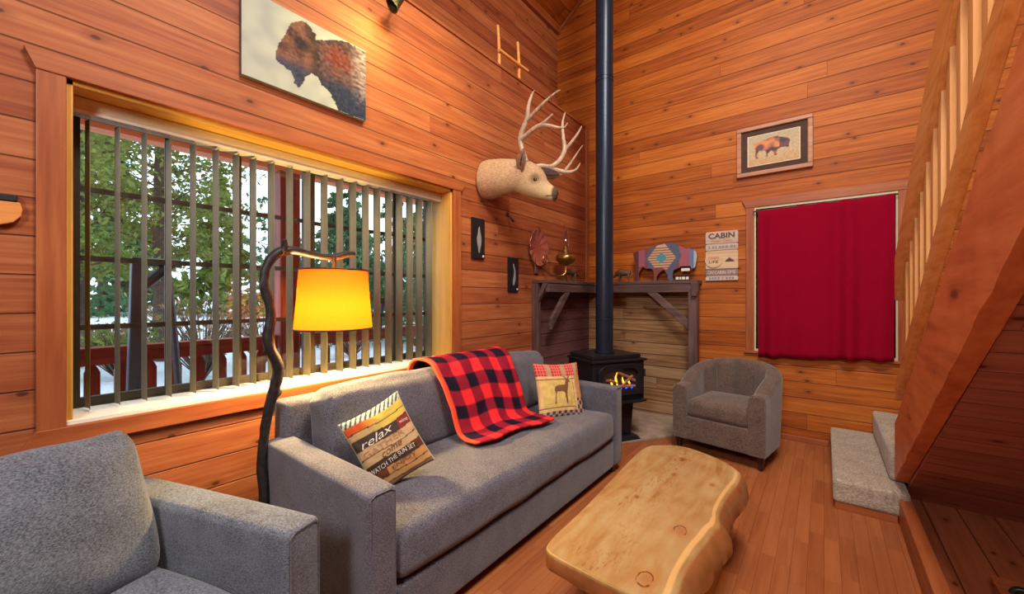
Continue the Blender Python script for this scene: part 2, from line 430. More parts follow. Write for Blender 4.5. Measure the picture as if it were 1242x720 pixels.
# window 1: reveal lining, casing with dog-eared ends, sill, bronze sliding sashes with bars, glass
win = thing('window_1', None, None, (LX, (WY0+WY1)/2, WZ0)); win['kind'] = 'structure'
bm = B(); box(bm, GX, LX+0.002, WY1-0.018, WY1, WZ0, WZ1); obj('reveal_jamb', bm, M['pine_z'], win)
bm = B(); box(bm, GX, LX+0.002, WY0, WY0+0.018, WZ0, WZ1); obj('reveal_jamb', bm, M['pine_z'], win)
bm = B(); box(bm, GX, LX+0.002, WY0, WY1, WZ1-0.018, WZ1+0.001); obj('reveal_head', bm, M['pine_y'], win)
bm = B(); box(bm, GX, LX+0.012, WY0, WY1, WZ0, WZ0+0.02); obj('sill', bm, M['white'], win, bevel=0.003, label='white painted window sill')
def yz(x): return lambda a, b, d: (x+d, a, b)
bm = B(); prism(bm, [(0.065, WZ1), (0.035, WZ1+0.075), (2.335, WZ1+0.075), (2.345, WZ1+0.055), (2.315, WZ1)], yz(LX), 0.026)
obj('head_casing', bm, M['trim_y'], win, bevel=0.003)
bm = B(); box(bm, LX, LX+0.022, WY0-0.078, WY0, WZ0-0.005, WZ1); obj('jamb_casing', bm, M['trim_z'], win, bevel=0.003)
bm = B(); box(bm, LX, LX+0.022, WY1, WY1+0.085, WZ0-0.01, WZ1); obj('jamb_casing', bm, M['trim_z'], win, bevel=0.003)
bm = B(); prism(bm, [(0.02, WZ0-0.075), (0.065, WZ0), (2.31, WZ0), (2.345, WZ0-0.075)], yz(LX), 0.026)
obj('apron_casing', bm, M['trim_y'], win, bevel=0.003)
ymid = 1.205
def frame_bars(name, x0, x1, y0, y1, z0, z1, t):
    bm = B()
    box(bm, x0, x1, y0, y0+t, z0, z1); box(bm, x0, x1, y1-t, y1, z0, z1)
    box(bm, x0, x1, y0+t, y1-t, z0, z0+t); box(bm, x0, x1, y0+t, y1-t, z1-t, z1)
    return obj(name, bm, M['bronze'], win)
frame_bars('window_frame', GX-0.05, GX, WY0, WY1, WZ0, WZ1, 0.028)
for y0, y1, xo in ((WY0+0.02, ymid+0.03, 0.0), (ymid-0.03, WY1-0.02, -0.03)):
    s = frame_bars('sash', GX-0.03+xo, GX-0.004+xo, y0, y1, WZ0+0.026, WZ1-0.026, 0.036)
    bm = B(); ys = (0.5, 0.812) if y0 < 0.5 else (1.535, 1.87)
    for y in ys: box(bm, GX-0.024+xo, GX-0.01+xo, y-0.011, y+0.011, WZ0+0.06, WZ1-0.06)
    for z in (1.213, 1.524, 1.835): box(bm, GX-0.023+xo, GX-0.011+xo, y0+0.03, y1-0.03, z-0.012, z+0.012)
    obj('muntin', bm, M['bronze'], s)
    bm = B(); box(bm, GX-0.019+xo, GX-0.015+xo, y0+0.03, y1-0.03, WZ0+0.05, WZ1-0.05); obj('glass', bm, M['glass'], s)

# window 2 behind the curtain
win2 = thing('window_2', None, None, ((CX0+CX1)/2, BY, CZ0)); win2['kind'] = 'structure'
bm = B(); box(bm, CX0-0.085, CX0-0.012, BY-0.022, BY, CZ0-0.02, CZ1+0.02); obj('jamb_casing', bm, M['trim_z'], win2, bevel=0.003)
bm = B(); box(bm, CX1+0.012, CX1+0.09, BY-0.022, BY, CZ0-0.02, CZ1+0.02); obj('jamb_casing', bm, M['trim_z'], win2, bevel=0.003)
bm = B(); prism(bm, [(CX0-0.12, CZ1+0.10), (CX0-0.085, CZ1+0.02), (CX1+0.09, CZ1+0.02), (CX1+0.12, CZ1+0.10)], lambda a, b, d: (a, BY-0.026+d, b), 0.026); obj('head_casing', bm, M['trim_x'], win2, bevel=0.003)
bm = B(); box(bm, CX0-0.10, CX1+0.10, BY-0.034, BY, CZ0-0.045, CZ0-0.02); obj('stool', bm, M['trim_x'], win2, bevel=0.004)
bm = B()
for q in ((CX0-0.012, CX0, CZ0, CZ1), (CX1, CX1+0.012, CZ0, CZ1), (CX0-0.012, CX1+0.012, CZ1, CZ1+0.02), (CX0-0.012, CX1+0.012, CZ0-0.03, CZ0)):
    box(bm, q[0], q[1], BY-0.015, BY+0.13, q[2], q[3])
obj('reveal', bm, M['headrail'], win2)
bm = B()
for q in ((CX0, CX0+0.04, CZ0, CZ1), (CX1-0.04, CX1, CZ0, CZ1), (CX0+0.04, CX1-0.04, CZ0, CZ0+0.04), (CX0+0.04, CX1-0.04, CZ1-0.04, CZ1), (CX0+0.04, CX1-0.04, 1.5, 1.54)):
    box(bm, q[0], q[1], BY+0.09, BY+0.12, q[2], q[3])
obj('window_frame', bm, M['bronze'], win2)
bm = B(); box(bm, CX0+0.03, CX1-0.03, BY+0.103, BY+0.107, CZ0+0.03, CZ1-0.03); obj('glass', bm, M['glass'], win2)

# hearth pad in the stove corner
bm = B(); prism(bm, [(-2.37, 4.57), (-2.37, 3.05), (-1.72, 3.03), (-1.06, 4.10), (-1.06, 4.57)], lambda a, b, d: (a, b, d), 0.025)
struct('hearth', bm, M['stone'], bevel=0.004)
# timber sill on the floor below the stair, and the raised planks behind it
bm = B(); box(bm, 0.35, 0.408, -0.6, 3.36, 0.0, 0.149); struct('trim_5', bm, M['trim_y'], bevel=0.004)
bm = B(); box(bm, 0.44, RX, -0.8, 3.62, 0.0, 0.045); struct('floor_understair', bm, M['under'])

# ------------------------------------------------------------------ staircase
st = thing('staircase', 'wooden staircase with live-edge slab stringer and carpeted lower steps', 'staircase', (0.36, 3.3, 0))
SL = 0.6415*1.0   # rise per run
def beam_z(y): return 0.289+(3.293-y)*0.6395     # lower arris
def beam_t(y): return 0.871+(2.99-y)*0.682       # upper edge
bm = B(); rings = []
N = 90
for i in range(N+1):
    y = 3.42-i*(3.42+0.55)/N
    zl = beam_z(y); zt = beam_t(y)
    if y > 3.3: zl = max(0.149, zl)
    zl = max(zl, 0.149)
    wl = 0.005*nz(y, 0, 5)+0.002*nz(y, 3, 16); wt = 0.010*nz(y, 7, 6)+0.007*nz(y, 9, 20)
    c = 0.006*nz(y, 1, 9)
    zt2 = max(zl+0.02, zt+wt)
    rings.append([(0.347+c, y, zl+wl), (0.347+c*0.5, y, zl+(zt2-zl)*0.5), (0.347+c, y, zt2-0.02), (0.353, y, zt2), (0.402, y, zt2), (0.405, y, zt2-0.02), (0.405, y, zl+(zt2-zl)*0.5), (0.405, y, zl+wl)])
loft(bm, rings); obj('stringer', bm, M['slab'], st, smooth=True, label='slab stringer with natural bark edge')
# carpeted bottom steps turning up from the floor beside the back wall
def carpet_step(x0, x1, y0, y1, z0, z1):
    bm = B(); rbox(bm, ((x0+x1)/2, (y0+y1)/2, (z0+z1)/2), (x1-x0, y1-y0, z1-z0), 0.022, n=8, wr=0.003)
    return obj('carpeted_step', bm, M['carpet'], st, smooth=True)
carpet_step(0.045, 0.40, 3.262, 4.565, 0.045, 0.19); carpet_step(0.325, 1.35, 3.44, 4.57, 0.192, 0.385)
bm = B(); box(bm, 0.055, 0.345, 3.27, 4.56, 0.0, 0.046); obj('riser_board', bm, M['trim_x'], st)
bm = B()
for i in range(9):
    y1 = 3.40-i*0.28; z = 0.575+i*0.19
    box(bm, 0.41, 1.35, y1-0.30, y1, z-0.035, z)
obj('tread', bm, M['trim_x'], st)
bm = B(); prism(bm, [(3.62, 0.045), (3.62, 0.075), (-0.5, beam_z(-0.5)+0.10), (-0.5, beam_z(-0.5)+0.07)], lambda a, b, d: (0.41+d, a, b), 1.5)
obj('soffit', bm, M['soffit'], st)
def bar(z0, m, y0, y1, hh, x0, x1, cut0=0.0):
    """sloping board; z0 = its lower edge at y = 0"""
    bm = B(); prism(bm, [(y0, z0+m*y0), (y1, z0+m*y1), (y1, z0+m*y1+hh), (y0+cut0, z0+m*(y0+cut0)+hh)], lambda a, b, d: (x0+d, a, b), x1-x0); return bm
TR = 2.319+0.72*1.92; LR = 0.82-0.095+0.716*3.31
obj('handrail', bar(TR, -0.72, 0.3, 3.30, 0.255, 0.333, 0.374, 0.12), M['rail'], st, bevel=0.006)
obj('lower_rail', bar(LR, -0.716, 0.3, 3.31, 0.095, 0.335, 0.37), M['rail'], st, bevel=0.004)
for k in range(14):
    y = 1.25+0.137*k
    bm = B(); box(bm, 0.347, 0.366, y-0.026, y+0.026, LR-0.716*y+0.06, TR-0.72*y+0.07); obj('baluster', bm, M['balu'], st, bevel=0.003)

# ------------------------------------------------------------------ sofa
AX0, AX1 = -2.10, -1.25
so = thing('sofa', 'long grey tweed sofa under the blinds holding a plaid throw and two pillows', 'sofa', (-1.8, 1.885, 0))
def piping(pts, parent):
    bm = B(); tube(bm, pts, 0.0022, 6, 1); return obj('piping', bm, M['sofa'], parent, smooth=True)
for y0, y1 in ((0.775, 0.90), (2.86, 2.985)):
    bm = B(); rbox(bm, ((AX0-0.06+AX1)/2, (y0+y1)/2, 0.355), (AX1-AX0+0.06, y1-y0, 0.59), 0.018, (0.004, 0.004, 0.008), wr=0.004, seed=y0)
    a = obj('arm', bm, M['sofa'], so, smooth=True)
    x = AX1+0.001
    piping([(x, y0+0.012, 0.08), (x, y0+0.012, 0.634), (x, y0+0.03, 0.646), (x, y1-0.03, 0.646), (x, y1-0.012, 0.634), (x, y1-0.012, 0.08)], a)
bm = B(); rbox(bm, (-1.70, 1.88, 0.152), (0.88, 1.96, 0.195), 0.014); obj('base', bm, M['sofa'], so, smooth=True)
bm = B(); rbox(bm, (-2.16, 1.88, 0.46), (0.13, 2.08, 0.74), 0.03, wr=0.004); obj('back_frame', bm, M['sofa'], so, smooth=True)
bm = B(); rbox(bm, (-1.67, 1.88, 0.362), (0.85, 1.955, 0.205), 0.05, (0.006, 0, 0.018), n=10, wr=0.010, seed=3); obj('seat_cushion', bm, M['sofa'], so, smooth=True)
def gather(o, nn, amp):
    """pulled creases running out of the two top corners"""
    cy, cz = 1-abs(nn[1]), 1-nn[2]; d = sqrt(cy*cy+cz*cz*0.7)
    if d < 1e-4: return
    a = math.atan2(cz, cy); e = exp(-(d/0.42)**2)*min(1, d*7)
    o.x += amp*sin(a*13+2*nn[1])*e; o.z += amp*0.35*sin(a*11+1)*e
def back_shape(o, nn):
    # softened top corners and creases gathered at the corners
    k = max(0, abs(nn[1])-0.7)/0.3; t = max(0, nn[2]-0.4)/0.6
    o = Vector(o); o.z -= 0.025*k*k*t; gather(o, nn, 0.010); return o
for y, sd in ((1.393, 1), (2.367, 5)):
    bm = B(); rbox(bm, (-1.95, y+0.012, 0.662), (0.20, 0.955, 0.46), 0.07, (0.035, 0.0, 0.02), n=16, rot=Matrix.Rotation(radians(-9), 3, 'Y'), wr=0.014, seed=sd, shape=back_shape)
    obj('back_cushion', bm, M['sofa'], so, smooth=True)
for x in (-1.30, -2.1):
    for y in (0.83, 2.90):
        bm = B(); prism(bm, [(-0.03, -0.03), (0.03, -0.03), (0.03, 0.03), (-0.03, 0.03)], lambda a, b, d: (x+a*(0.7+d*4), y+b*(0.7+d*4), d), 0.065); obj('foot', bm, M['foot'], so)

# ------------------------------------------------------------------ armchair in the near left corner
ac = thing('armchair', 'grey tweed armchair with plump back cushion in the near left corner below the window', 'armchair', (-1.546, 0.03, 0), radians(19.3))
for y0, y1 in ((0.345, 0.475), (-0.475, -0.345)):
    bm = B(); rbox(bm, (0.0, (y0+y1)/2, 0.355), (0.90, y1-y0, 0.59), 0.02, (0.004, 0.004, 0.008), wr=0.004, seed=y0+4)
    a = obj('arm', bm, M['fgchair'], ac, smooth=True)
    x = 0.452
    piping([(x, y0+0.012, 0.08), (x, y0+0.012, 0.634), (x, y0+0.03, 0.646), (x, y1-0.03, 0.646), (x, y1-0.012, 0.634), (x, y1-0.012, 0.08)], a)
bm = B(); rbox(bm, (0.02, 0, 0.16), (0.84, 0.71, 0.20), 0.015); obj('base', bm, M['fgchair'], ac, smooth=True)
bm = B(); rbox(bm, (-0.395, 0, 0.41), (0.10, 0.70, 0.66), 0.03); obj('back_frame', bm, M['fgchair'], ac, smooth=True)
bm = B(); rbox(bm, (0.07, 0, 0.362), (0.78, 0.684, 0.205), 0.05, (0.006, 0, 0.02), n=9, wr=0.008, seed=2); obj('seat_cushion', bm, M['fgchair'], ac, smooth=True)
def plump(o, nn):
    o = Vector(o); k = max(0, abs(nn[1])-0.6)/0.4; t = max(0, nn[2]-0.3)/0.7
    o.z += 0.022*k*k*t; o.x *= 1-0.45*k*k*t; gather(o, nn, 0.014); return o
bm = B(); rbox(bm, (-0.215, 0.0, 0.645), (0.21, 0.69, 0.49), 0.075, (0.055, 0.0, 0.015), n=16, rot=Matrix.Rotation(radians(-21), 3, 'Y'), wr=0.014, seed=8, shape=plump)
obj('back_cushion', bm, M['fgchair'], ac, smooth=True)
for x in (0.38, -0.38):
    for y in (0.40, -0.40):
        bm = B(); box(bm, x-0.025, x+0.025, y-0.025, y+0.025, 0, 0.066); obj('foot', bm, M['foot'], ac)

# ------------------------------------------------------------------ barrel chair in front of the curtain
tc = thing('barrel_chair', 'taupe barrel chair with channelled back standing under the red curtain', 'armchair', (-0.655, 3.955, 0), radians(-9))
WR, WI = 0.385, 0.27   # outer, inner half width
def u_path(n):
    pts = []; R = 0.30; yc = 0.02
    # s from 0..1 : right arm front -> round the back -> left arm front ; front is -y
    La = 0.36; Lb = pi*R; T = 2*La+Lb
    for i in range(n+1):
        s = i/n*T
        if s < La: p = (R, -0.34+s, 1, 0)
        elif s < La+Lb:
            a = (s-La)/R; p = (R*cos(a), yc+R*sin(a), cos(a), sin(a))
        else: p = (-R, yc-(s-La-Lb), -1, 0)
        pts.append((p, i/n))
    return pts
bm = B(); rings = []
for (x, y, nx, ny), s in u_path(152):
    k = sin(pi*min(1, max(0, (s-0.08)/0.84)))
    h = 0.585+0.185*(k**0.9)
    th = 0.062+0.004*k
    back = max(0, min(1, (k-0.45)/0.3))
    ch = 0.030*abs(sin(s*pi*9.5))**0.32*back
    fr = 1.0
    e = min(s, 1-s)
    top = h-(0.012 if e < 0.002 else 0.0)
    lean = 0.03*k
    o = lambda d, z: (x*1.0+nx*(d+lean*(z-0.1)/0.6), y+ny*(d+lean*(z-0.1)/0.6), z)
    sc = 0.94 if e < 0.002 else 1.0
    d1 = th*sc; d0 = -th*sc+(0.028-ch)*back*0.9
    r = 0.03
    rings.append([o(d1*0.97, 0.115), o(d1, 0.3), o(d1, top-0.06), o(d1*0.92, top-0.025), o(d1*0.6, top-0.006), o(0, top), o(d0*0.6, top-0.006), o(d0*0.92, top-0.025), o(d0, top-0.06), o(d0, 0.42), o(d0, 0.3), o(d0*0.97, 0.115)])
loft(bm, rings); obj('shell', bm, M['tub'], tc, smooth=True)
bm = B(); rbox(bm, (0, -0.315, 0.213), (0.50, 0.05, 0.20), 0.012); rbox(bm, (0, -0.05, 0.19), (0.50, 0.5, 0.14), 0.012); obj('front_panel', bm, M['tub'], tc, smooth=True)
bm = B(); rbox(bm, (0, -0.075, 0.385), (0.482, 0.53, 0.15), 0.04, (0, 0.012, 0.02), n=8, wr=0.006); obj('seat_cushion', bm, M['tub'], tc, smooth=True)
for x, y in ((0.32, -0.29), (-0.32, -0.29), (0.24, 0.27), (-0.24, 0.27)):
    bm = B(); prism(bm, [(-0.02, -0.02), (0.02, -0.02), (0.02, 0.02), (-0.02, 0.02)], lambda a, b, d: (x+a*(0.65+d*5), y+b*(0.65+d*5), d), 0.125); obj('leg', bm, M['foot'], tc)

# ------------------------------------------------------------------ live-edge coffee table
tb = thing('coffee_table', 'live-edge golden pine slab coffee table on stump legs in the middle of the floor', 'coffee table', (-0.6, 1.8, 0))
FRONT = [(-0.37, 1.175), (-0.47, 1.205), (-0.60, 1.207), (-0.72, 1.215), (-0.782, 1.221)]
SIDE = smooth_path([(-0.782, 1.221), (-0.815, 1.246), (-0.826, 1.315), (-0.829, 1.43), (-0.834, 1.60), (-0.845, 1.78), (-0.854, 1.94), (-0.868, 2.16), (-0.876, 2.37), (-0.866, 2.45)], 4)
BACK = smooth_path([(-0.866, 2.45), (-0.845, 2.50), (-0.77, 2.565), (-0.693, 2.598), (-0.60, 2.582), (-0.483, 2.528), (-0.39, 2.458), (-0.356, 2.41)], 4)
RIGHT = smooth_path([(-0.356, 2.40), (-0.350, 2.29), (-0.360, 2.19), (-0.366, 2.085), (-0.369, 1.99), (-0.365, 1.90), (-0.350, 1.81), (-0.361, 1.74), (-0.367, 1.67), (-0.378, 1.57), (-0.386, 1.43), (-0.376, 1.30), (-0.37, 1.19)], 4)
outline = FRONT[:-1]+SIDE[:-1]+BACK[:-1]+RIGHT[:-1]
bm = B(); cx, cy = -0.6, 1.85
def off_ring(d, k, jit=0):
    """d outward shift, k depth fraction below the top"""
    r = []; n = len(outline)
    for i, (x, y) in enumerate(outline):
        a = outline[i-1]; b = outline[(i+1) % n]
        t = Vector((b[0]-a[0], b[1]-a[1])).normalized(); nn = Vector((-t.y, t.x))
        if nn.dot(Vector((x-cx, y-cy))) < 0: nn = -nn
        right = max(0, min(1, (x+0.43)/0.05)) if y > 1.25 else 0
        endg = 1.0 if y < 1.215 else 0.0
        dd = d*(0.25+2.2*right*(1.15 if y < 1.85 else 0.8))*(1-0.8*endg)
        j = jit*(nz(x, y, 9, k*2)+0.6*nz(x, y, 25, 3))*(1-endg)
        r.append((x+nn.x*(dd+j), y+nn.y*(dd+j), 0.42-k*(0.070+0.085*right)))
    return r
loft(bm, [off_ring(-0.012, 1.0, 0.006), off_ring(0.012, 0.93, 0.008), off_ring(0.022, 0.7, 0.008), off_ring(0.019, 0.4, 0.006), off_ring(0.011, 0.17, 0.002), off_ring(0.003, 0.06, 0.0), off_ring(0.0, 0.045), off_ring(-0.010, 0.0), off_ring(-0.013, 0.0)])
t = NT('golden_pine_slab'); v, o = t.xyz()
vec = t.comb(t.math('MULTIPLY', o[0], 9), t.math('MULTIPLY', o[1], 1.5), t.math('MULTIPLY', o[2], 3))
wn = t.n('ShaderNodeTexNoise'); wn.inputs['Scale'].default_value = 1.6; wn.inputs['Detail'].default_value = 5; wn.inputs['Distortion'].default_value = 1.2; t.l(vec, wn.inputs['Vector'])
g = wn.outputs['Fac']; g2 = t.noise(v, 5, 4)
f = t.math('ADD', t.math('MULTIPLY', g, 0.6), t.math('MULTIPLY', g2, 0.4))
col = t.ramp(f, [(0.3, s2l(132, 86, 44)), (0.45, s2l(157, 120, 75)), (0.6, s2l(167, 140, 98)), (0.8, s2l(158, 112, 66))])
fl = t.noise(t.comb(t.math('MULTIPLY', o[0], 95), t.math('MULTIPLY', o[1], 26), 0), 1.0, 4, 0.7)
band = t.sstep(t.math('ABSOLUTE', t.math('ADD', o[0], t.math('ADD', 0.03, t.math('MULTIPLY', t.noise(t.comb(0, t.math('MULTIPLY', o[1], 3), 0), 1.0, 2), 0.05)))), 0.03, 0.16, 1.0, 0.12)
pt = t.noise(v, 7, 2)
col = t.mix(t.math('MULTIPLY', t.math('MULTIPLY', t.sstep(fl, 0.50, 0.66), band), t.sstep(pt, 0.40, 0.60, 0.1, 0.75)), col, s2l(124, 62, 26))
for kx, ky, kr, dk in ((-0.036, 0.589, 0.018, 0.9), (0.150, -0.145, 0.026, 0.25), (0.135, -0.50, 0.028, 0.2), (-0.084, 0.014, 0.012, 0.6), (0.165, 0.36, 0.012, 0.5), (-0.02, 0.36, 0.010, 0.5)):
    q = t.math('SUBTRACT', o[0], kx); p = t.math('SUBTRACT', o[1], ky)
    d = t.math('SQRT', t.math('ADD', t.math('POWER', q, 2.0), t.math('POWER', t.math('MULTIPLY', p, 0.62), 2.0)))
    d = t.math('ADD', d, t.math('MULTIPLY', t.math('SUBTRACT', t.noise(v, 34, 2), 0.5), 0.014))
    col = t.mix(t.sstep(d, kr*0.6, kr*2.2, 0.45, 0.0), col, s2l(160, 92, 46))
    col = t.mix(t.sstep(d, kr*0.3, kr*0.8, dk, 0.0), col, s2l(98, 50, 24))
    ring = t.math('MULTIPLY', t.sstep(d, kr*0.72, kr*0.86), t.sstep(d, kr*0.90, kr*1.04, 1.0, 0.0))
    gap = t.noise(v, 26, 1)
    col = t.mix(t.math('MULTIPLY', t.math('MULTIPLY', ring, t.sstep(gap, 0.38, 0.5)), 0.85), col, s2l(84, 42, 20))
col = t.mix(t.sstep(o[2], 0.402, 0.412, 0.8, 0.0), col, t.mix(t.noise(v, 16, 3), s2l(96, 48, 22), s2l(168, 96, 48)))
col = t.mix(t.math('MULTIPLY', t.sstep(o[2], 0.4135, 0.4155), t.sstep(o[2], 0.4185, 0.4198, 0.55, 0.0)), col, s2l(224, 178, 112))  # edge highlight painted into the colour along the top rim
t.set(col, 0.28, 0, 0.5); t.bump(f, 0.12, 0.004)
obj('slab_top', bm, t.m, tb, smooth=True)
M['log'] = wood('peeled_log', 2, [s2l(150, 86, 40), s2l(186, 116, 58), s2l(204, 138, 76)], fine=18)
for x, y, r in ((-0.70, 1.56, 0.06), (-0.425, 1.42, 0.085), (-0.745, 2.32, 0.065), (-0.465, 2.28, 0.075)):
    bm = B(); lathe(bm, [(r*1.05, 0.0), (r*1.05, 0.01), (r*0.95, 0.1), (r*0.97, 0.22), (r*1.05, 0.312)], (x, y, 0), 18)
    for q in bm.verts: q.co.x += 0.006*nz(q.co.y, q.co.z, 14); q.co.y += 0.006*nz(q.co.x, q.co.z, 14, 5)
    obj('leg', bm, M['log'], tb, smooth=True)

# ------------------------------------------------------------------ plaid throw over the sofa back
th = thing('throw_blanket', 'red and black buffalo plaid throw draped over the sofa back onto the seat', 'blanket', (-1.8, 1.95, 0.48))
prof = smooth_path([(-2.105, 0.77), (-2.105, 0.87), (-2.06, 0.932), (-1.96, 0.948), (-1.885, 0.925), (-1.835, 0.85), (-1.80, 0.78), (-1.765, 0.68), (-1.745, 0.59), (-1.715, 0.525), (-1.66, 0.502), (-1.60, 0.500), (-1.53, 0.498), (-1.475, 0.496)], 6)
cum = [0.0]
for a, b in zip(prof, prof[1:]): cum.append(cum[-1]+sqrt((a[0]-b[0])**2+(a[1]-b[1])**2))
TL = cum[-1]
def at_len(s):
    s = max(0, min(TL-1e-6, s))
    for i in range(len(cum)-1):
        if cum[i+1] >= s:
            q = (s-cum[i])/max(1e-9, cum[i+1]-cum[i]); return lerp(prof[i], prof[i+1], q)
    return prof[-1]
NU, NV = 60, 84
def throw_pt(u, v):
    s = v*(TL-0.10+0.10*u+0.02*sin(u*9))
    x, z = at_len(s); y = 1.56+0.09*v+u*(0.765-0.09*v)
    fold = 0.010*sin(u*11+v*3)+0.012*noise.noise((u*5, v*7, 2))
    f = max(0, min(1, (v-0.1)*4))
    edge = 0.02*exp(-((v-1)/0.05)**2)
    return (x+abs(fold)*f*0.9+0.012, y+0.012*sin(v*9+1), z+abs(fold)*0.5+0.010+edge*0.3)
bm = B(); grid(bm, NU, NV, throw_pt)
bl = obj('fleece', bm, M['plaid'], th, smooth=True, solid=0.014)
RED, MID, BLK, HEM = s2l(252, 52, 56), s2l(150, 30, 52), s2l(34, 24, 44), s2l(250, 84, 60)
def plaid(co, i):
    u = (i//(NV+1))/NU; v = (i % (NV+1))/NV
    if u < 0.035: return HEM
    a = int((u*0.765+0.06)/0.096) % 2; b = int((v*TL)/0.098) % 2
    return BLK if a and b else RED if not a and not b else MID
paint_mesh(bl, plaid)

# ------------------------------------------------------------------ throw pillows
def pillow(name, label, group, c, n, roll, W, H, T, painter, back, nu=96, nvv=96):
    n = Vector(n).normalized(); r0 = Vector((0, 0, 1)).cross(n).normalized(); u0 = n.cross(r0)
    a = radians(roll); r = r0*cos(a)+u0*sin(a); u = u0*cos(a)-r0*sin(a)
    t = thing(name, label, 'pillow', c, 0, group)
    def P(i, j, s):
        x, y = 2*i-1, 2*j-1
        k = max(0, 1-x*x)*max(0, 1-y*y)
        px = x*(1-0.07*(1-y*y)); py = y*(1-0.07*(1-x*x))
        d = T*0.5*k**0.42+0.004*s*noise.noise((x*4, y*4, 3))*min(1, k*4)
        return Vector(c)+r*(px*W/2)+u*(py*H/2)+n*(s*d)
    bm = B(); grid(bm, nu, nvv, lambda i, j: P(i, j, 1)); o = obj('printed_front', bm, M['cloth_paint'], t, smooth=True)
    paint_mesh(o, lambda co, i: painter((i//(nvv+1))/nu, (i % (nvv+1))/nvv))
    bm = B(); grid(bm, 24, 24, lambda i, j: P(i, j, -1)); obj('back', bm, back, t, smooth=True)
    return t, (lambda i, j, e: P(i, j, 1)+n*e)
def text_pillow(u, v):
    # printed planks, top to bottom
    y = 1-v+0.012*sin(u*7)
    if y < 0.10:
        q = (u*13+y*10) % 1
        c = s2l(206, 214, 196) if q < 0.55 else s2l(84, 86, 80)
    elif y < 0.20: c = lerp(s2l(214, 88, 40), s2l(222, 192, 84), max(0, min(1, (u-0.25)*3)))
    elif y < 0.29: c = lerp(s2l(196, 162, 110), s2l(226, 196, 90), max(0, min(1, (u-0.4)*4)))
    elif y < 0.42: c = s2l(74, 62, 58) if u < 0.78 else s2l(150, 52, 48)
    elif y < 0.54: c = s2l(208, 170, 128)
    elif y < 0.645: c = s2l(202, 166, 122)
    elif y < 0.755: c = s2l(68, 52, 46) if u < 0.88 else s2l(110, 52, 42)
    elif y < 0.86: c = s2l(104, 58, 42) if u < 0.32 else s2l(198, 140, 84)
    elif y < 0.94: c = s2l(204, 156, 100)
    else: c = s2l(150, 112, 92)
    for e in (0.20, 0.29, 0.42, 0.54, 0.645, 0.755, 0.86, 0.94):
        if abs(y-e) < 0.006: c = s2l(80, 52, 40)
    k = 0.9+0.18*noise.noise((u*6, y*60, 1))
    c = tuple(x*k for x in c[:3])+(1,)
    if u < 0.02 or u > 0.985: c = s2l(190, 196, 172)
    return c
M['pillow_back'] = fabric('cream_pillow_back', (150, 152, 130), (206, 206, 182))
tp, TP = pillow('throw_pillow', 'pillow printed with plank slogans reading relax by the left sofa arm', 'throw pillows on the sofa', (-1.645, 1.125, 0.652), (0.80, -0.52, 0.30), 27, 0.305, 0.385, 0.12, text_pillow, M['pillow_back'])
M['ink_light'] = plain('cream_print', (214, 204, 190), 0.9); M['ink_dark'] = plain('brown_print', (116, 76, 54), 0.9); M['ink_tan'] = plain('tan_print', (176, 128, 88), 0.9)
pf = [c for c in tp.children if c.name.startswith('printed_front')][0]
for txt, u, y, wd, hh, mt, sh in (('relax', 0.40, 0.353, 0.56, 0.10, 'ink_light', 0.35), ('wine', 0.88, 0.355, 0.15, 0.045, 'ink_light', 0), ('GATHER', 0.45, 0.48, 0.72, 0.075, 'ink_tan', 0), ('come', 0.52, 0.593, 0.36, 0.06, 'ink_dark', 0.3), ('WATCH THE SUN SET', 0.46, 0.70, 0.80, 0.058, 'ink_light', 0), ('ENJOY', 0.60, 0.808, 0.42, 0.07, 'ink_dark', 0)):
    bm = B(); put_text(bm, text_mesh(txt, wd, hh, sh), lambda a, b: TP(min(0.99, max(0.01, u+a)), min(0.99, max(0.01, 1-y+b-0.012*sin((u+a)*7))), 0.0035))
    obj('lettering', bm, M[mt], pf, label='printed word on the pillow')
STAG = [(0.30, 0.24), (0.33, 0.24), (0.335, 0.40), (0.36, 0.46), (0.47, 0.47), (0.53, 0.45), (0.545, 0.32), (0.56, 0.24), (0.59, 0.24), (0.585, 0.36), (0.60, 0.46), (0.64, 0.56), (0.645, 0.62), (0.70, 0.635), (0.69, 0.665), (0.655, 0.69), (0.61, 0.69), (0.585, 0.66), (0.555, 0.585), (0.42, 0.585), (0.335, 0.565), (0.305, 0.50), (0.325, 0.42), (0.305, 0.34)]
def seg(p, a, b):
    ax, ay = a; bx, by = b; t = max(0, min(1, ((p[0]-ax)*(bx-ax)+(p[1]-ay)*(by-ay))/((bx-ax)**2+(by-ay)**2)))
    return sqrt((p[0]-ax-(bx-ax)*t)**2+(p[1]-ay-(by-ay)*t)**2)
ANT = [((0.63, 0.69), (0.56, 0.74)), ((0.56, 0.74), (0.535, 0.80)), ((0.56, 0.74), (0.50, 0.77)), ((0.64, 0.69), (0.70, 0.75)), ((0.70, 0.75), (0.71, 0.81)), ((0.67, 0.72), (0.655, 0.78))]
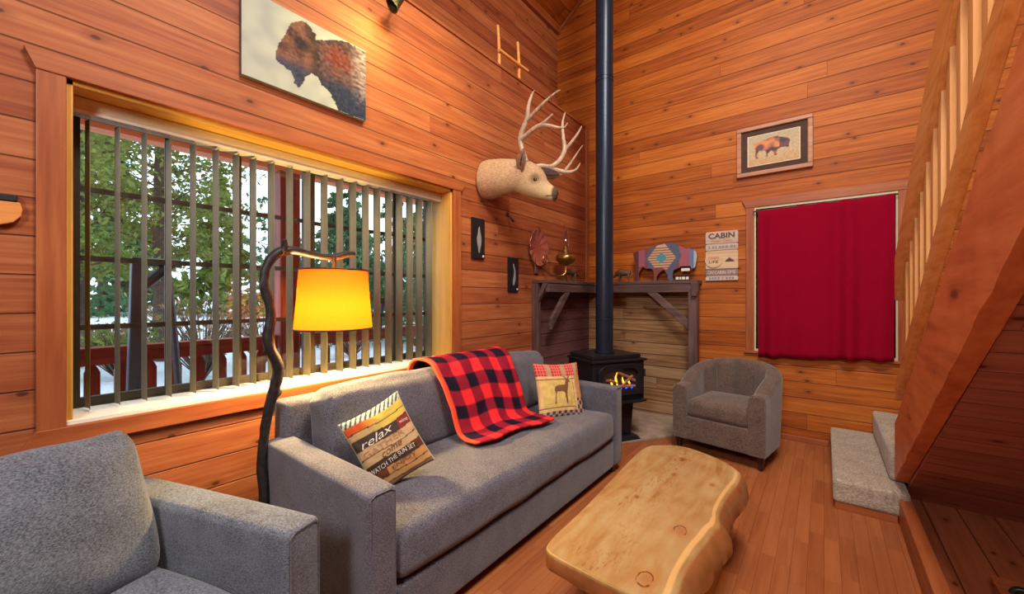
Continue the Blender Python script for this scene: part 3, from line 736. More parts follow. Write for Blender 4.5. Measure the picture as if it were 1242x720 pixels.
def deer_pillow(u, v):
    n1 = noise.noise((u*14, v*14, 4))
    if v > 0.74:
        q = (u*3.2) % 1
        c = s2l(196, 54, 58) if q < 0.68 else s2l(150, 118, 92)
        if q < 0.68 and (abs(((u*18) % 1)-0.5) < 0.12 or abs(((v*18) % 1)-0.5) < 0.12): c = s2l(222, 138, 124)
        if q > 0.68 and (q*20) % 1 < 0.4: c = s2l(190, 160, 120)
    elif u < 0.82 and v > 0.12:
        c = s2l(212, 184, 110) if 0.07 < u < 0.76 and 0.19 < v < 0.69 else s2l(222, 188, 132)
        if abs(v-0.69) < 0.012 or abs(u-0.76) < 0.010 or (abs(v-0.185) < 0.010 and u < 0.77): c = s2l(150, 104, 70)
        if inside((u, v), STAG) or any(seg((u, v), *s) < 0.010 for s in ANT): c = s2l(124, 82, 58)
    elif v > 0.34: c = s2l(196, 146, 98)
    else: c = s2l(92, 62, 62) if (int(u*16)+int(v*14)) % 2 else s2l(176, 160, 150)
    return tuple(x*(0.95+0.2*n1) for x in c[:3])+(1,)
pillow('throw_pillow', 'pillow with a brown stag and red plaid top by the right sofa arm', 'throw pillows on the sofa', (-1.575, 2.575, 0.645), (0.85, -0.40, 0.33), -3, 0.40, 0.42, 0.12, deer_pillow, M['pillow_back'])

# ------------------------------------------------------------------ branch floor lamp
fl = thing('floor_lamp', 'dark twisted branch floor lamp with glowing amber shade beside the sofa arm', 'floor lamp', (-2.12, 0.765, 0))
bm = B(); lathe(bm, [(0.0, 0.0), (0.12, 0.0), (0.125, 0.008), (0.11, 0.02), (0.03, 0.03), (0.0, 0.03)], (-2.12, 0.70, 0)); obj('base', bm, M['iron'], fl, smooth=True)
bm = B(); X0 = -2.10
br = [(0.70, 0.02, 0.024), (0.735, 0.2, 0.021), (0.755, 0.40, 0.021), (0.748, 0.56, 0.020), (0.765, 0.72, 0.020), (0.785, 0.84, 0.022), (0.808, 0.94, 0.023), (0.812, 1.02, 0.024), (0.785, 1.08, 0.023), (0.768, 1.15, 0.022), (0.782, 1.25, 0.021), (0.775, 1.33, 0.020), (0.757, 1.40, 0.019), (0.762, 1.47, 0.019), (0.79, 1.535, 0.020), (0.835, 1.575, 0.022), (0.90, 1.585, 0.019), (0.98, 1.572, 0.015), (1.06, 1.565, 0.015), (1.12, 1.572, 0.017), (1.17, 1.588, 0.016), (1.225, 1.596, 0.013)]
tube(bm, [(X0+0.012*sin(z*7), y, z, r*1.12) for y, z, r in br], 0.02, 10, 4)
tube(bm, [(X0, 0.835, 1.57, 0.018), (X0, 0.85, 1.605, 0.015), (X0+0.004, 0.845, 1.635, 0.010)], 0.012, 8, 3)
tube(bm, [(X0, 0.80, 1.06, 0.018), (X0+0.01, 0.765, 1.085, 0.012), (X0+0.012, 0.755, 1.10, 0.008)], 0.012, 8, 3)
tube(bm, [(X0, 0.79, 0.86, 0.018), (X0+0.004, 0.815, 0.875, 0.012), (X0+0.004, 0.828, 0.895, 0.005)], 0.012, 8, 3)
for q in bm.verts: q.co += Vector((nz(q.co.y, q.co.z, 30), nz(q.co.x+q.co.y, q.co.z, 30, 3), 0))*0.005
obj('branch_pole', bm, M['iron'], fl, smooth=True)
sc = (X0, 1.10, 0)
bm = B(); tube(bm, [(X0, 1.10, 1.565), (X0, 1.10, 1.50), (X0, 1.10, 1.40)], 0.011, 10, 1); obj('socket', bm, M['brass'], fl, smooth=True)
bm = B(); R = [(0.197, 1.18), (0.190, 1.26), (0.183, 1.34), (0.1775, 1.42), (0.172, 1.495)]
loft(bm, [[(sc[0]+r*cos(2*pi*j/48), sc[1]+r*sin(2*pi*j/48), z) for j in range(48)] for r, z in R], cap=False)
sh = obj('lamp_shade', bm, M['shade'], fl, smooth=True)
for r, z in ((0.198, 1.18), (0.173, 1.495)):
    bm = B(); tube(bm, [(sc[0]+r*cos(2*pi*j/40), sc[1]+r*sin(2*pi*j/40), z) for j in range(41)], 0.0045, 6, 1)
    obj('wire_rim', bm, M['bronze'], sh, smooth=True)
for j in range(3):
    bm = B(); tube(bm, [(sc[0], sc[1], 1.485), (sc[0]+0.172*cos(j*2.09), sc[1]+0.172*sin(j*2.09), 1.490)], 0.003, 6, 1); obj('spoke', bm, M['bronze'], sh, smooth=True)
bm = B(); lathe(bm, [(0, 0), (0.022, 0.005), (0.03, 0.035), (0.022, 0.07), (0.014, 0.09)], (sc[0], sc[1], 1.305), 16); obj('bulb', bm, emit('warm_bulb', (255, 196, 110), 14), fl, smooth=True)
light('floor_lamp_bulb', 'POINT', (sc[0], sc[1], 1.28), 100, (1.0, 0.73, 0.28), 0.04)

# ------------------------------------------------------------------ vertical blind in the window
vb = thing('vertical_blind', 'open vertical blind with taupe vanes hanging in the big window', 'blind', (-2.5, 1.2, 2.2))
bm = B(); box(bm, -2.535, -2.475, WY0+0.02, WY1-0.022, 2.128, 2.198); hr = obj('headrail', bm, M['headrail'], vb, bevel=0.004)
bm = B(); box(bm, -2.477, -2.470, WY0+0.02, WY1-0.022, 2.130, 2.142); obj('rail_lip', bm, M['white'], hr)
VY = [0.212, 0.304, 0.394, 0.482, 0.576, 0.671, 0.762, 0.843, 0.936, 1.035, 1.136, 1.243, 1.345, 1.438, 1.532, 1.622, 1.717, 1.81, 1.904, 1.994, 2.093]
for i, y in enumerate(VY):
    hd = 84.5     # angle of the vane to the wall
    bm = B(); c, s = cos(radians(hd)), sin(radians(hd)); W = 0.0375
    ns = 6; rows = []
    for z in (0.868, 2.12):
        rows.append([(-2.5+s*W*(2*k/ns-1)+c*0.006*(1-(2*k/ns-1)**2), y+c*W*(2*k/ns-1)+s*0.006*(1-(2*k/ns-1)**2), z) for k in range(ns+1)])
    V = [[bm.verts.new(p) for p in r] for r in rows]
    for k in range(ns): bm.faces.new((V[0][k], V[0][k+1], V[1][k+1], V[1][k]))
    obj('vane', bm, M['vane'], vb, smooth=True, solid=0.0016)

# ------------------------------------------------------------------ red curtain
cu = thing('curtain', 'crimson curtain covering the small window on the back wall', 'curtain', (-0.02, 4.53, 0.78))
def cur(u, v):
    x = -0.505+0.963*u+0.006*sin(v*5)*(u-0.5); z = 2.185+0.012*u+0.004*sin(u*40) + (0.785+0.03*u-2.197)*v
    f = sin(u*34+1.2*sin(u*9))*0.012*(0.5+0.5*v)+(0.012+0.016*u)*sin(u*25+0.8*sin(u*7)+0.4*v)*(0.35+0.65*v)+0.006*nz(u, v, 6)*v
    return (x, 4.505+f, z)
bm = B(); grid(bm, 150, 30, cur); obj('cloth', bm, M['curtain'], cu, smooth=True, solid=0.003)
bm = B(); tube(bm, [(-0.55, 4.53, 2.187), (0.48, 4.53, 2.199)], 0.008, 8, 1); obj('rod', bm, M['bronze'], cu, smooth=True)

# ------------------------------------------------------------------ pictures and plaques
cp = thing('canvas_print', 'unframed canvas of a bison head and shoulders above the big window', 'picture', (LX, 1.09, 2.72))
bm = B(); box(bm, LX+0.001, LX+0.030, 0.738, 1.437, 2.492, 2.945); obj('wrapped_canvas', bm, plain('canvas_edge', (96, 84, 84), 0.9), cp, bevel=0.002)
HEAD = [(0.227, 0.36), (0.25, 0.52), (0.29, 0.66), (0.315, 0.753), (0.345, 0.86), (0.388, 0.91), (0.43, 0.955), (0.49, 0.95), (0.53, 0.86), (0.549, 0.81), (0.58, 0.83), (0.637, 0.88), (0.72, 0.94), (0.80, 0.985), (0.90, 0.99), (1.01, 0.98), (1.01, 0.0), (0.74, 0.0), (0.70, 0.10), (0.65, 0.21), (0.60, 0.25), (0.549, 0.33), (0.50, 0.34), (0.46, 0.27), (0.43, 0.16), (0.40, 0.085), (0.37, 0.14), (0.36, 0.20), (0.344, 0.26), (0.30, 0.27), (0.27, 0.29), (0.24, 0.31)]
def canvas(u, v):
    n1 = noise.noise((u*9, v*6, 1)); n2 = noise.noise((u*40, v*26, 2)); n3 = noise.noise((u*18, v*30, 7))
    q = (u+0.012*n2+0.006*n3, v+0.02*n2)
    bgc = lerp(s2l(168, 172, 160), s2l(150, 155, 150), max(0, min(1, 0.5+n1)))
    if not inside(q, HEAD): return bgc[:3]+(1,)
    us = u+0.05*n2+0.03*n3
    head = lerp(s2l(150, 104, 84), s2l(96, 66, 62), max(0, min(1, 0.5+1.6*n1+0.8*n3)))
    head = lerp(head, s2l(66, 72, 100), max(0, min(1, (0.47-v+0.06*n2)/0.16))*0.9)
    d = sqrt(((u-0.43)/0.085)**2+((v-0.66)/0.10)**2)
    if d < 1: head = lerp(s2l(44, 40, 50), head, d*d)
    d = sqrt(((u-0.74)/0.17)**2+((v-0.70)/0.24)**2)
    bod = lerp(s2l(138, 52, 38), s2l(112, 82, 80), max(0, min(1, d+0.8*n3)))
    bod = lerp(bod, s2l(50, 58, 84), max(0, min(1, (0.52-v+0.12*n1)/0.22)))
    if v > 0.84+0.06*n2: bod = lerp(bod, s2l(62, 46, 52), max(0, min(0.9, 0.6+n3*2)))
    if u > 0.84: bod = lerp(bod, s2l(190, 170, 168), min(0.85, (u-0.84)*8)*max(0, min(1, (v-0.2-0.3*n2)*4))*max(0, min(1, 0.7+n3)))
    c = lerp(head, bod, max(0, min(1, (us-0.53)/0.06)))
    dk = exp(-((us-0.54)/0.045)**2); c = lerp(c, s2l(48, 40, 48), 0.75*dk)
    k = 0.62+0.4*n2+0.25*n3
    return tuple(max(0, x*k) for x in c[:3])+(1,)
NU2, NV2 = 150, 100
bm = B(); grid(bm, NU2, NV2, lambda u, v: (LX+0.0308, 0.738+0.699*u, 2.492+0.453*v)); o = obj('bison_artwork', bm, M['paint'], cp)
paint_mesh(o, lambda co, i: canvas((i//(NV2+1))/NU2, (i % (NV2+1))/NV2))

BISON = [(-1.729, 1.847), (-1.719, 1.868), (-1.644, 1.883), (-1.562, 1.901), (-1.463, 1.925), (-1.359, 1.943), (-1.283, 1.943), (-1.25, 1.927), (-1.212, 1.901), (-1.172, 1.882), (-1.147, 1.868), (-1.131, 1.881), (-1.119, 1.868), (-1.08, 1.857), (-1.052, 1.827), (-1.044, 1.793), (-1.052, 1.73), (-1.064, 1.668), (-1.095, 1.652), (-1.111, 1.683), (-1.16, 1.683), (-1.2, 1.685), (-1.233, 1.667), (-1.279, 1.648), (-1.291, 1.613), (-1.29, 1.552), (-1.283, 1.532), (-1.325, 1.532), (-1.34, 1.558), (-1.344, 1.598), (-1.368, 1.634), (-1.389, 1.654), (-1.411, 1.644), (-1.446, 1.61), (-1.463, 1.584), (-1.465, 1.531), (-1.494, 1.531), (-1.488, 1.585), (-1.494, 1.63), (-1.512, 1.668), (-1.544, 1.679), (-1.575, 1.673), (-1.598, 1.689), (-1.618, 1.699), (-1.639, 1.677), (-1.667, 1.618), (-1.663, 1.554), (-1.649, 1.531), (-1.691, 1.531), (-1.705, 1.592), (-1.702, 1.666), (-1.691, 1.702), (-1.714, 1.759), (-1.721, 1.805)]
fr = thing('framed_print', 'wood framed print of a running bison above the red curtain', 'picture', (-0.39, BY, 2.79))
fx0, fx1, fz0, fz1 = -0.695, -0.078, 2.545, 3.035
bm = B(); T = 0.042
for a, b, c, d in ((fx0, fx1, fz0, fz0+T), (fx0, fx1, fz1-T, fz1), (fx0, fx0+T, fz0+T, fz1-T), (fx1-T, fx1, fz0+T, fz1-T)):
    box(bm, a, b, BY-0.036, BY-0.002, c, d)
obj('frame', bm, wood('rosy_frame', 0, [s2l(140, 92, 72), s2l(170, 120, 96), s2l(190, 142, 118)]), fr, bevel=0.008)
bm = B(); box(bm, fx0+T, fx1-T, BY-0.016, BY-0.004, fz0+T, fz1-T); obj('mat_board', bm, plain('dark_mat', (72, 52, 46), 0.9), fr)
ix0, ix1, iz0, iz1 = fx0+0.095, fx1-0.095, fz0+0.095, fz1-0.095
RUN = [((x+1.729)/0.685, (z-1.53)/0.413) for x, z in BISON]
def running(u, v):
    n1 = noise.noise((u*6, v*5, 3)); n2 = noise.noise((u*26, v*20, 4))
    if u < 0.012 or u > 0.988 or v < 0.016 or v > 0.984: return s2l(214, 204, 186)
    c = lerp(s2l(190, 172, 138), s2l(176, 164, 140), v); c = lerp(c, s2l(186, 132, 96), max(0, min(1, (0.42-v)*2.4))*(0.55+0.5*n1))
    p = ((u-0.13)/0.68+0.02*n2, (v-0.24)/0.62+0.03*n2)
    if inside(p, RUN):
        c = lerp(s2l(206, 138, 96), s2l(104, 82, 90), max(0, min(1, 0.5+2*n1+0.4*(0.5-p[1]))))
        if p[0] > 0.72: c = lerp(c, s2l(70, 64, 88), 0.75)
        if p[1] < 0.4: c = lerp(c, s2l(78, 58, 66), 0.6)
    return tuple(max(0, x*(1+0.25*n2)) for x in c[:3])+(1,)
bm = B(); grid(bm, 90, 66, lambda u, v: (ix0+(ix1-ix0)*u, BY-0.0175, iz0+(iz1-iz0)*v)); o = obj('running_bison_artwork', bm, M['paint'], fr)
paint_mesh(o, lambda co, i: running((i//67)/90, (i % 67)/66))

sg = thing('cabin_sign', 'weathered plank sign reading CABIN beside the red curtain', 'sign', (-0.835, BY, 1.78))
GREY = wood('greywashed_plank', 0, [s2l(150, 130, 124), s2l(186, 168, 156), s2l(206, 192, 180)], bump=0.3)
TAN = wood('tan_plank', 0, [s2l(176, 146, 116), s2l(200, 172, 140), s2l(212, 190, 160)]); MAUVE = wood('mauve_plank', 0, [s2l(104, 84, 90), s2l(126, 104, 108), s2l(146, 126, 128)])
sx0, sx1 = -0.985, -0.682
M['sign_ink'] = plain('sign_brown_ink', (92, 62, 66), 0.8); M['sign_ink2'] = plain('sign_blue_ink', (92, 96, 128), 0.8); M['sign_pale'] = plain('sign_pale_ink', (200, 190, 190), 0.8); M['sign_rust'] = plain('sign_rust_ink', (188, 106, 78), 0.8)
pl = []
for z0, z1, mt in ((1.906, 2.03, GREY), (1.835, 1.903, GREY), (1.716, 1.832, TAN), (1.622, 1.713, TAN), (1.572, 1.640, MAUVE), (1.522, 1.569, GREY)):
    if z0 == 1.622: continue
    z0 = {1.716: 1.643}.get(z0, z0)
    bm = B(); prism(bm, [(sx0+0.006*random.random(), z0), (sx1-0.006*random.random(), z0), (sx1, z0+0.01), (sx1, z1-0.012), (sx1-0.012, z1), (sx0+0.012, z1), (sx0, z1-0.012), (sx0, z0+0.01)], lambda a, b, d: (a, BY-0.020+d, b), 0.018)
    pl.append(obj('plank', bm, mt, sg, bevel=0.002))
bm = B(); lathe(bm, [(0, 0), (0.078, 0), (0.082, 0.004), (0.082, 0.010), (0, 0.010)], (0, 0, 0), 36)
bmesh.ops.rotate(bm, verts=bm.verts, cent=(0, 0, 0), matrix=Matrix.Rotation(radians(90), 3, 'X')); bmesh.ops.translate(bm, verts=bm.verts, vec=(-0.905, BY-0.020, 1.737))
rd = obj('round_plaque', bm, TAN, sg)
def sign_text(txt, cx, cz, wd, hh, mt, par, y=BY-0.0215, sh=0.0, bold=0.012):
    bm = B(); put_text(bm, text_mesh(txt, wd, hh, sh, bold), lambda a, b: (cx+a, y, cz+b)); obj('lettering', bm, M[mt], par)
sign_text('CABIN', -0.835, 1.985, 0.245, 0.058, 'sign_ink', pl[0], bold=0.03)
sign_text('Sweet Cabin', -0.835, 1.932, 0.20, 0.026, 'sign_rust', pl[0], sh=0.3)
sign_text('ON CABIN TIME', -0.835, 1.606, 0.255, 0.034, 'sign_pale', pl[3])
sign_text('CABIN', -0.905, 1.758, 0.10, 0.026, 'sign_rust', rd, BY-0.0315); sign_text('LIFE', -0.905, 1.715, 0.09, 0.028, 'sign_ink', rd, BY-0.0315)
bm = B(); prism(bm, [(-0.80, 1.712), (-0.715, 1.712), (-0.725, 1.73), (-0.745, 1.742), (-0.76, 1.758), (-0.775, 1.742), (-0.792, 1.73)], lambda a, b, d: (a, BY-0.0215+d, b), 0.001); obj('hut_emblem', bm, M['sign_ink'], pl[2])
for cz, x0, x1, mt in ((1.868, -0.955, -0.715, 'sign_ink2'), (1.545, -0.95, -0.72, 'sign_ink2')):
    bm = B(); x = x0
    while x < x1:
        d = 0.014+0.012*random.random(); box(bm, x, x+d, BY-0.0212, BY-0.0202, cz-0.012, cz+0.012); x += d+0.008+(0.012 if random.random() < 0.25 else 0)
    obj('lettering', bm, plain('worn_ink', (140, 132, 140), 0.9), pl[1] if cz > 1.7 else pl[4])

def plaque(y0, y1, z0, z1, label, fish):
    t = thing('wall_plaque', label, 'plaque', (LX, (y0+y1)/2, (z0+z1)/2), 0, 'narrow black plaques beside the window')
    bm = B(); box(bm, LX+0.001, LX+0.020, y0, y1, z0, z1); obj('board', bm, M['black'], t, bevel=0.002)
    cy, h = (y0+y1)/2, z1-z0
    bm = B(); prism(bm, [(cy+a*(y1-y0), z0+b*h) for a, b in fish], lambda a, b, d: (LX+0.0205+d, a, b), 0.005); obj('silver_figure', bm, plain('brushed_silver', (170, 176, 180), 0.4, 0.5), t, bevel=0.002)
    bm = B(); box(bm, LX+0.0205, LX+0.0225, y1-0.032, y1-0.012, z0+0.015, z0+0.032); obj('corner_badge', bm, M['white'], t)
plaque(2.444, 2.60, 1.682, 2.032, 'upper left narrow black plaque with slim silver figure, nearer the window', [(0.02, 0.80), (-0.05, 0.72), (-0.09, 0.60), (-0.16, 0.50), (-0.14, 0.38), (-0.09, 0.30), (-0.06, 0.22), (-0.02, 0.14), (0.06, 0.15), (0.10, 0.25), (0.16, 0.34), (0.20, 0.45), (0.17, 0.56), (0.10, 0.66), (0.06, 0.76)])
plaque(2.94, 3.092, 1.402, 1.730, 'lower right narrow black plaque with curved silver figure, nearer the mantel', [(-0.12, 0.82), (-0.06, 0.70), (0.02, 0.58), (-0.02, 0.46), (-0.08, 0.36), (-0.12, 0.24), (-0.10, 0.18), (0.02, 0.19), (0.12, 0.30), (0.16, 0.42), (0.16, 0.56), (0.08, 0.70), (-0.02, 0.80)])
hk = thing('wall_hook', 'small dark hook on the left wall below the deer mount', 'hook', (LX, 2.96, 2.10))
bm = B(); lathe(bm, [(0, 0), (0.02, 0), (0.02, 0.006), (0, 0.01)], (0, 0, 0), 14); bmesh.ops.rotate(bm, verts=bm.verts, cent=(0, 0, 0), matrix=Matrix.Rotation(radians(90), 3, 'Y')); bmesh.ops.translate(bm, verts=bm.verts, vec=(LX+0.001, 2.94, 2.135)); obj('plate', bm, M['iron'], hk, smooth=True)
bm = B(); tube(bm, [(LX+0.006, 2.945, 2.13, 0.008), (LX+0.03, 2.955, 2.10, 0.008), (LX+0.05, 2.965, 2.075, 0.012), (LX+0.055, 2.968, 2.065, 0.016)], 0.01, 8, 3); obj('peg', bm, M['iron'], hk, smooth=True)

# peg rack by the ledge, wooden shelf end at the left edge, wall spotlight
pr = thing('peg_rack', 'little peeled-stick rack standing on the high ledge of the left wall', 'rack', (-2.40, 3.03, LEDGE+0.022))
bt = LEDGE+0.022
for y, h in ((2.86, 0.40), (3.17, 0.40)):
    bm = B(); tube(bm, [(-2.405, y, bt, 0.016), (-2.41, y+0.003, bt+0.2, 0.016), (-2.42, y-0.004, bt+h, 0.014)], 0.016, 10, 3); obj('upright', bm, M['rail'], pr, smooth=True)
bm = B(); tube(bm, [(-2.385, 2.84, bt+0.15, 0.016), (-2.38, 3.05, bt+0.145, 0.016), (-2.385, 3.29, bt+0.155, 0.015)], 0.016, 10, 3); obj('crossbar', bm, M['rail'], pr, smooth=True)
bm = B(); tube(bm, [(-2.41, 2.86, bt+0.03, 0.012), (-2.41, 3.17, bt+0.03, 0.012)], 0.012, 10, 1); obj('crossbar', bm, M['rail'], pr, smooth=True)
ws = thing('wall_shelf', 'rounded end of a wooden wall shelf left of the window casing', 'shelf', (LX, -0.25, 1.68))
ol = [(-0.55, 1.612), (-0.02, 1.612), (0.012, 1.625), (0.03, 1.65), (0.034, 1.675), (0.028, 1.70), (-0.55, 1.70)]
bm = B(); prism(bm, ol, lambda a, b, d: (LX+0.001+d, a, b), 0.024); obj('backboard', bm, M['rail'], ws, bevel=0.003)
bm = B(); box(bm, LX+0.001, LX+0.028, -0.55, 0.022, 1.701, 1.728); obj('dark_top_rail', bm, M['iron'], ws, bevel=0.004)
sp = thing('wall_spotlight', 'small bronze spotlight on the left wall above the canvas', 'spotlight', (LX, 1.62, 3.36))
bm = B(); lathe(bm, [(0, 0), (0.045, 0), (0.045, 0.015), (0, 0.02)], (0, 0, 0), 20); bmesh.ops.rotate(bm, verts=bm.verts, cent=(0, 0, 0), matrix=Matrix.Rotation(radians(90), 3, 'Y')); bmesh.ops.translate(bm, verts=bm.verts, vec=(LX+0.001, 1.66, 3.39)); obj('mount_plate', bm, M['bronze'], sp, smooth=True)
bm = B(); tube(bm, [(LX+0.015, 1.66, 3.39), (LX+0.10, 1.65, 3.40), (LX+0.15, 1.62, 3.37)], 0.010, 8, 3); obj('arm', bm, M['bronze'], sp, smooth=True)
bm = B(); lathe(bm, [(0.0, 0.06), (0.028, 0.055), (0.034, 0.02), (0.045, -0.09), (0.041, -0.09), (0.030, 0.0), (0, 0.01)], (0, 0, 0), 20)
bmesh.ops.rotate(bm, verts=bm.verts, cent=(0, 0, 0), matrix=Matrix.Rotation(radians(22), 3, 'Y') @ Matrix.Rotation(radians(-28), 3, 'X')); bmesh.ops.translate(bm, verts=bm.verts, vec=(-2.20, 1.60, 3.34)); obj('lamp_head', bm, M['bronze'], sp, smooth=True)
light('wall_spotlight_beam', 'SPOT', (-2.10, 1.58, 3.22), 17, (1.0, 0.76, 0.20), 0.05, (-2.371, 1.40, 3.02), 110, 1.0)

# ------------------------------------------------------------------ deer mount
dm = thing('deer_mount', 'mounted buck head with wide antlers on the left wall beside the window', 'deer mount', (LX, 2.63, 2.38))
R = [(-2.368, 2.62, 2.385, 0.168, 0.125), (-2.30, 2.63, 2.385, 0.172, 0.128), (-2.18, 2.655, 2.39, 0.155, 0.115), (-2.07, 2.69, 2.385, 0.138, 0.098), (-2.00, 2.715, 2.365, 0.140, 0.090), (-1.945, 2.735, 2.325, 0.136, 0.086), (-1.90, 2.752, 2.285, 0.115, 0.074), (-1.86, 2.77, 2.252, 0.088, 0.056), (-1.81, 2.79, 2.222, 0.068, 0.046), (-1.775, 2.805, 2.204, 0.058, 0.042), (-1.753, 2.815, 2.193, 0.050, 0.038), (-1.742, 2.82, 2.190, 0.026, 0.022)]
R = smooth_path(R, 3); bm = B(); rings = []
for i, p in enumerate(R):
    a = Vector(R[max(0, i-1)][:3]); b = Vector(R[min(len(R)-1, i+1)][:3]); d = (b-a).normalized()
    side = d.cross(Vector((0, 0, 1))).normalized(); up = side.cross(d)
    rings.append([Vector(p[:3])+up*p[3]*sin(2*pi*j/28)*(1.0 if sin(2*pi*j/28) > 0 else 1.0)+side*p[4]*cos(2*pi*j/28)*(1-0.15*sin(2*pi*j/28)) for j in range(28)])
loft(bm, rings)
for q in bm.verts: q.co += Vector((0, nz(q.co.x, q.co.z, 40)*0.003, nz(q.co.y, q.co.x, 40)*0.003))
t = NT('deer_hide'); v, o = t.xyz()
g = t.noise(t.comb(t.math('MULTIPLY', o[0], 40), t.math('MULTIPLY', o[1], 90), t.math('MULTIPLY', o[2], 90)), 1.0, 3)
col = t.ramp(g, [(0.3, s2l(150, 118, 94)), (0.5, s2l(172, 142, 112)), (0.75, s2l(190, 164, 132))])
# pale throat patch and muzzle, white face side as on the buck
h = t.math('SUBTRACT', o[2], t.math('MULTIPLY', o[0], -0.38))
col = t.mix(t.math('MULTIPLY', t.sstep(o[2], -0.14, -0.04, 0.6, 0.0), t.sstep(o[0], 0.14, 0.25)), col, s2l(196, 180, 136))
col = t.mix(t.math('MULTIPLY', t.sstep(o[0], 0.600, 0.618), 0.9), col, s2l(58, 44, 44))
ds = t.n('ShaderNodeVectorMath', operation='DISTANCE'); t.l(v, ds.inputs[0]); ds.inputs[1].default_value = (-1.885-LX, 2.70-2.63, 2.33-2.38)
col = t.mix(t.sstep(ds.outputs['Value'], 0.02, 0.065, 0.75, 0.0), col, s2l(84, 60, 46))
dm_ = t.math('ABSOLUTE', t.math('SUBTRACT', o[2], -0.196)); col = t.mix(t.math('MULTIPLY', t.sstep(dm_, 0.003, 0.007, 0.8, 0.0), t.sstep(o[0], 0.55, 0.57)), col, s2l(60, 44, 40))
t.set(col, 0.95, 0, 0.1); t.bump(g, 0.4, 0.004)
body = obj('head_and_neck', bm, t.m, dm, smooth=True)
M['ear'] = plain('deer_ear', (138, 108, 86), 0.95, 0, 0.3, 40); M['ear_dark'] = plain('dark_ear_fur', (66, 50, 52), 0.95, 0, 0.3, 60); M['eye'] = plain('dark_glass_eye', (16, 10, 8), 0.08, 0, 0, spec=0.8)
def ear(base, tip, side):
    bm = B(); base = Vector(base); tip = Vector(tip); d = (tip-base); s = Vector(side).normalized(); n = d.normalized().cross(s); rr = []
    for k, wd in ((0, 0.020), (0.2, 0.040), (0.45, 0.052), (0.7, 0.042), (0.92, 0.016), (1.0, 0.003)):
        rr.append([base+d*k+s*wd*cos(2*pi*j/12)+n*(0.35*wd*sin(2*pi*j/12)-0.5*wd*abs(cos(2*pi*j/12))) for j in range(12)])
    loft(bm, rr); e = obj('ear', bm, M['ear'], dm, smooth=True)
    # dark hollow inside the ear
    bm = B(); nn = n if n.y < 0 else -n
    loft(bm, [[base+d*k+s*wd*0.62*cos(2*pi*j/12)+nn*(wd*0.42+0.002*sin(2*pi*j/12)) for j in range(12)] for k, wd in ((0.15, 0.020), (0.3, 0.040), (0.5, 0.046), (0.7, 0.034), (0.88, 0.012))])
    obj('ear_hollow', bm, M['ear_dark'], e, smooth=True); return e
ear((-1.985, 2.645, 2.395), (-1.90, 2.575, 2.555), (0.85, 0.1, -0.4)); ear((-1.93, 2.81, 2.43), (-1.77, 2.95, 2.40), (0.1, 0.2, 0.9))
for p in ((-1.873, 2.687, 2.318), (-1.84, 2.815, 2.31)):
    bm = B(); bmesh.ops.create_uvsphere(bm, u_segments=14, v_segments=10, radius=0.015, matrix=Matrix.Translation(p)); obj('eye', bm, M['eye'], dm, smooth=True)
bm = B(); rbox(bm, (-1.752, 2.818, 2.212), (0.028, 0.05, 0.03), 0.012); obj('nose', bm, M['eye'], dm, smooth=True)
M['antler'] = plain('pale_antler', (178, 156, 134), 0.55, 0, 0.28, 18, 0.3)
def antler(chains):
    bm = B()
    for ch in chains: tube(bm, [p[:3]+(p[3]*1.22,) for p in ch], 0.01, 8, 4)
    return obj('antler', bm, M['antler'], dm, smooth=True)
antler([[(-1.975, 2.70, 2.49, 0.019), (-2.00, 2.69, 2.58, 0.017), (-2.02, 2.68, 2.67, 0.017), (-2.00, 2.675, 2.74, 0.018), (-1.945, 2.67, 2.83, 0.016), (-1.92, 2.66, 2.93, 0.012), (-1.885, 2.66, 3.01, 0.007), (-1.86, 2.66, 3.035, 0.003)],
        [(-1.95, 2.672, 2.815, 0.014), (-1.86, 2.67, 2.865, 0.013), (-1.76, 2.66, 2.91, 0.010), (-1.66, 2.65, 2.945, 0.006), (-1.61, 2.65, 2.955, 0.003)],
        [(-2.012, 2.68, 2.675, 0.015), (-1.93, 2.68, 2.715, 0.015), (-1.83, 2.68, 2.745, 0.015), (-1.74, 2.68, 2.725, 0.012), (-1.65, 2.68, 2.685, 0.009), (-1.59, 2.68, 2.67, 0.006), (-1.56, 2.68, 2.70, 0.003)],
        [(-1.83, 2.68, 2.745, 0.013), (-1.76, 2.675, 2.765, 0.010), (-1.69, 2.67, 2.80, 0.004)]])
antler([[(-1.94, 2.79, 2.465, 0.018), (-1.90, 2.84, 2.475, 0.017), (-1.85, 2.90, 2.475, 0.017), (-1.80, 2.95, 2.53, 0.016), (-1.765, 2.98, 2.62, 0.016), (-1.79, 3.0, 2.74, 0.012), (-1.81, 3.02, 2.88, 0.009), (-1.79, 3.03, 2.97, 0.004)],
        [(-1.765, 2.98, 2.62, 0.014), (-1.71, 3.0, 2.68, 0.012), (-1.65, 3.01, 2.75, 0.008), (-1.615, 3.01, 2.80, 0.003)],
        [(-1.87, 2.87, 2.475, 0.016), (-1.82, 2.95, 2.45, 0.015), (-1.74, 3.0, 2.43, 0.013), (-1.67, 3.01, 2.44, 0.009), (-1.625, 3.0, 2.485, 0.003)],
        [(-1.77, 2.985, 2.44, 0.011), (-1.71, 3.0, 2.51, 0.009), (-1.65, 3.0, 2.58, 0.006), (-1.60, 3.0, 2.63, 0.003)]])

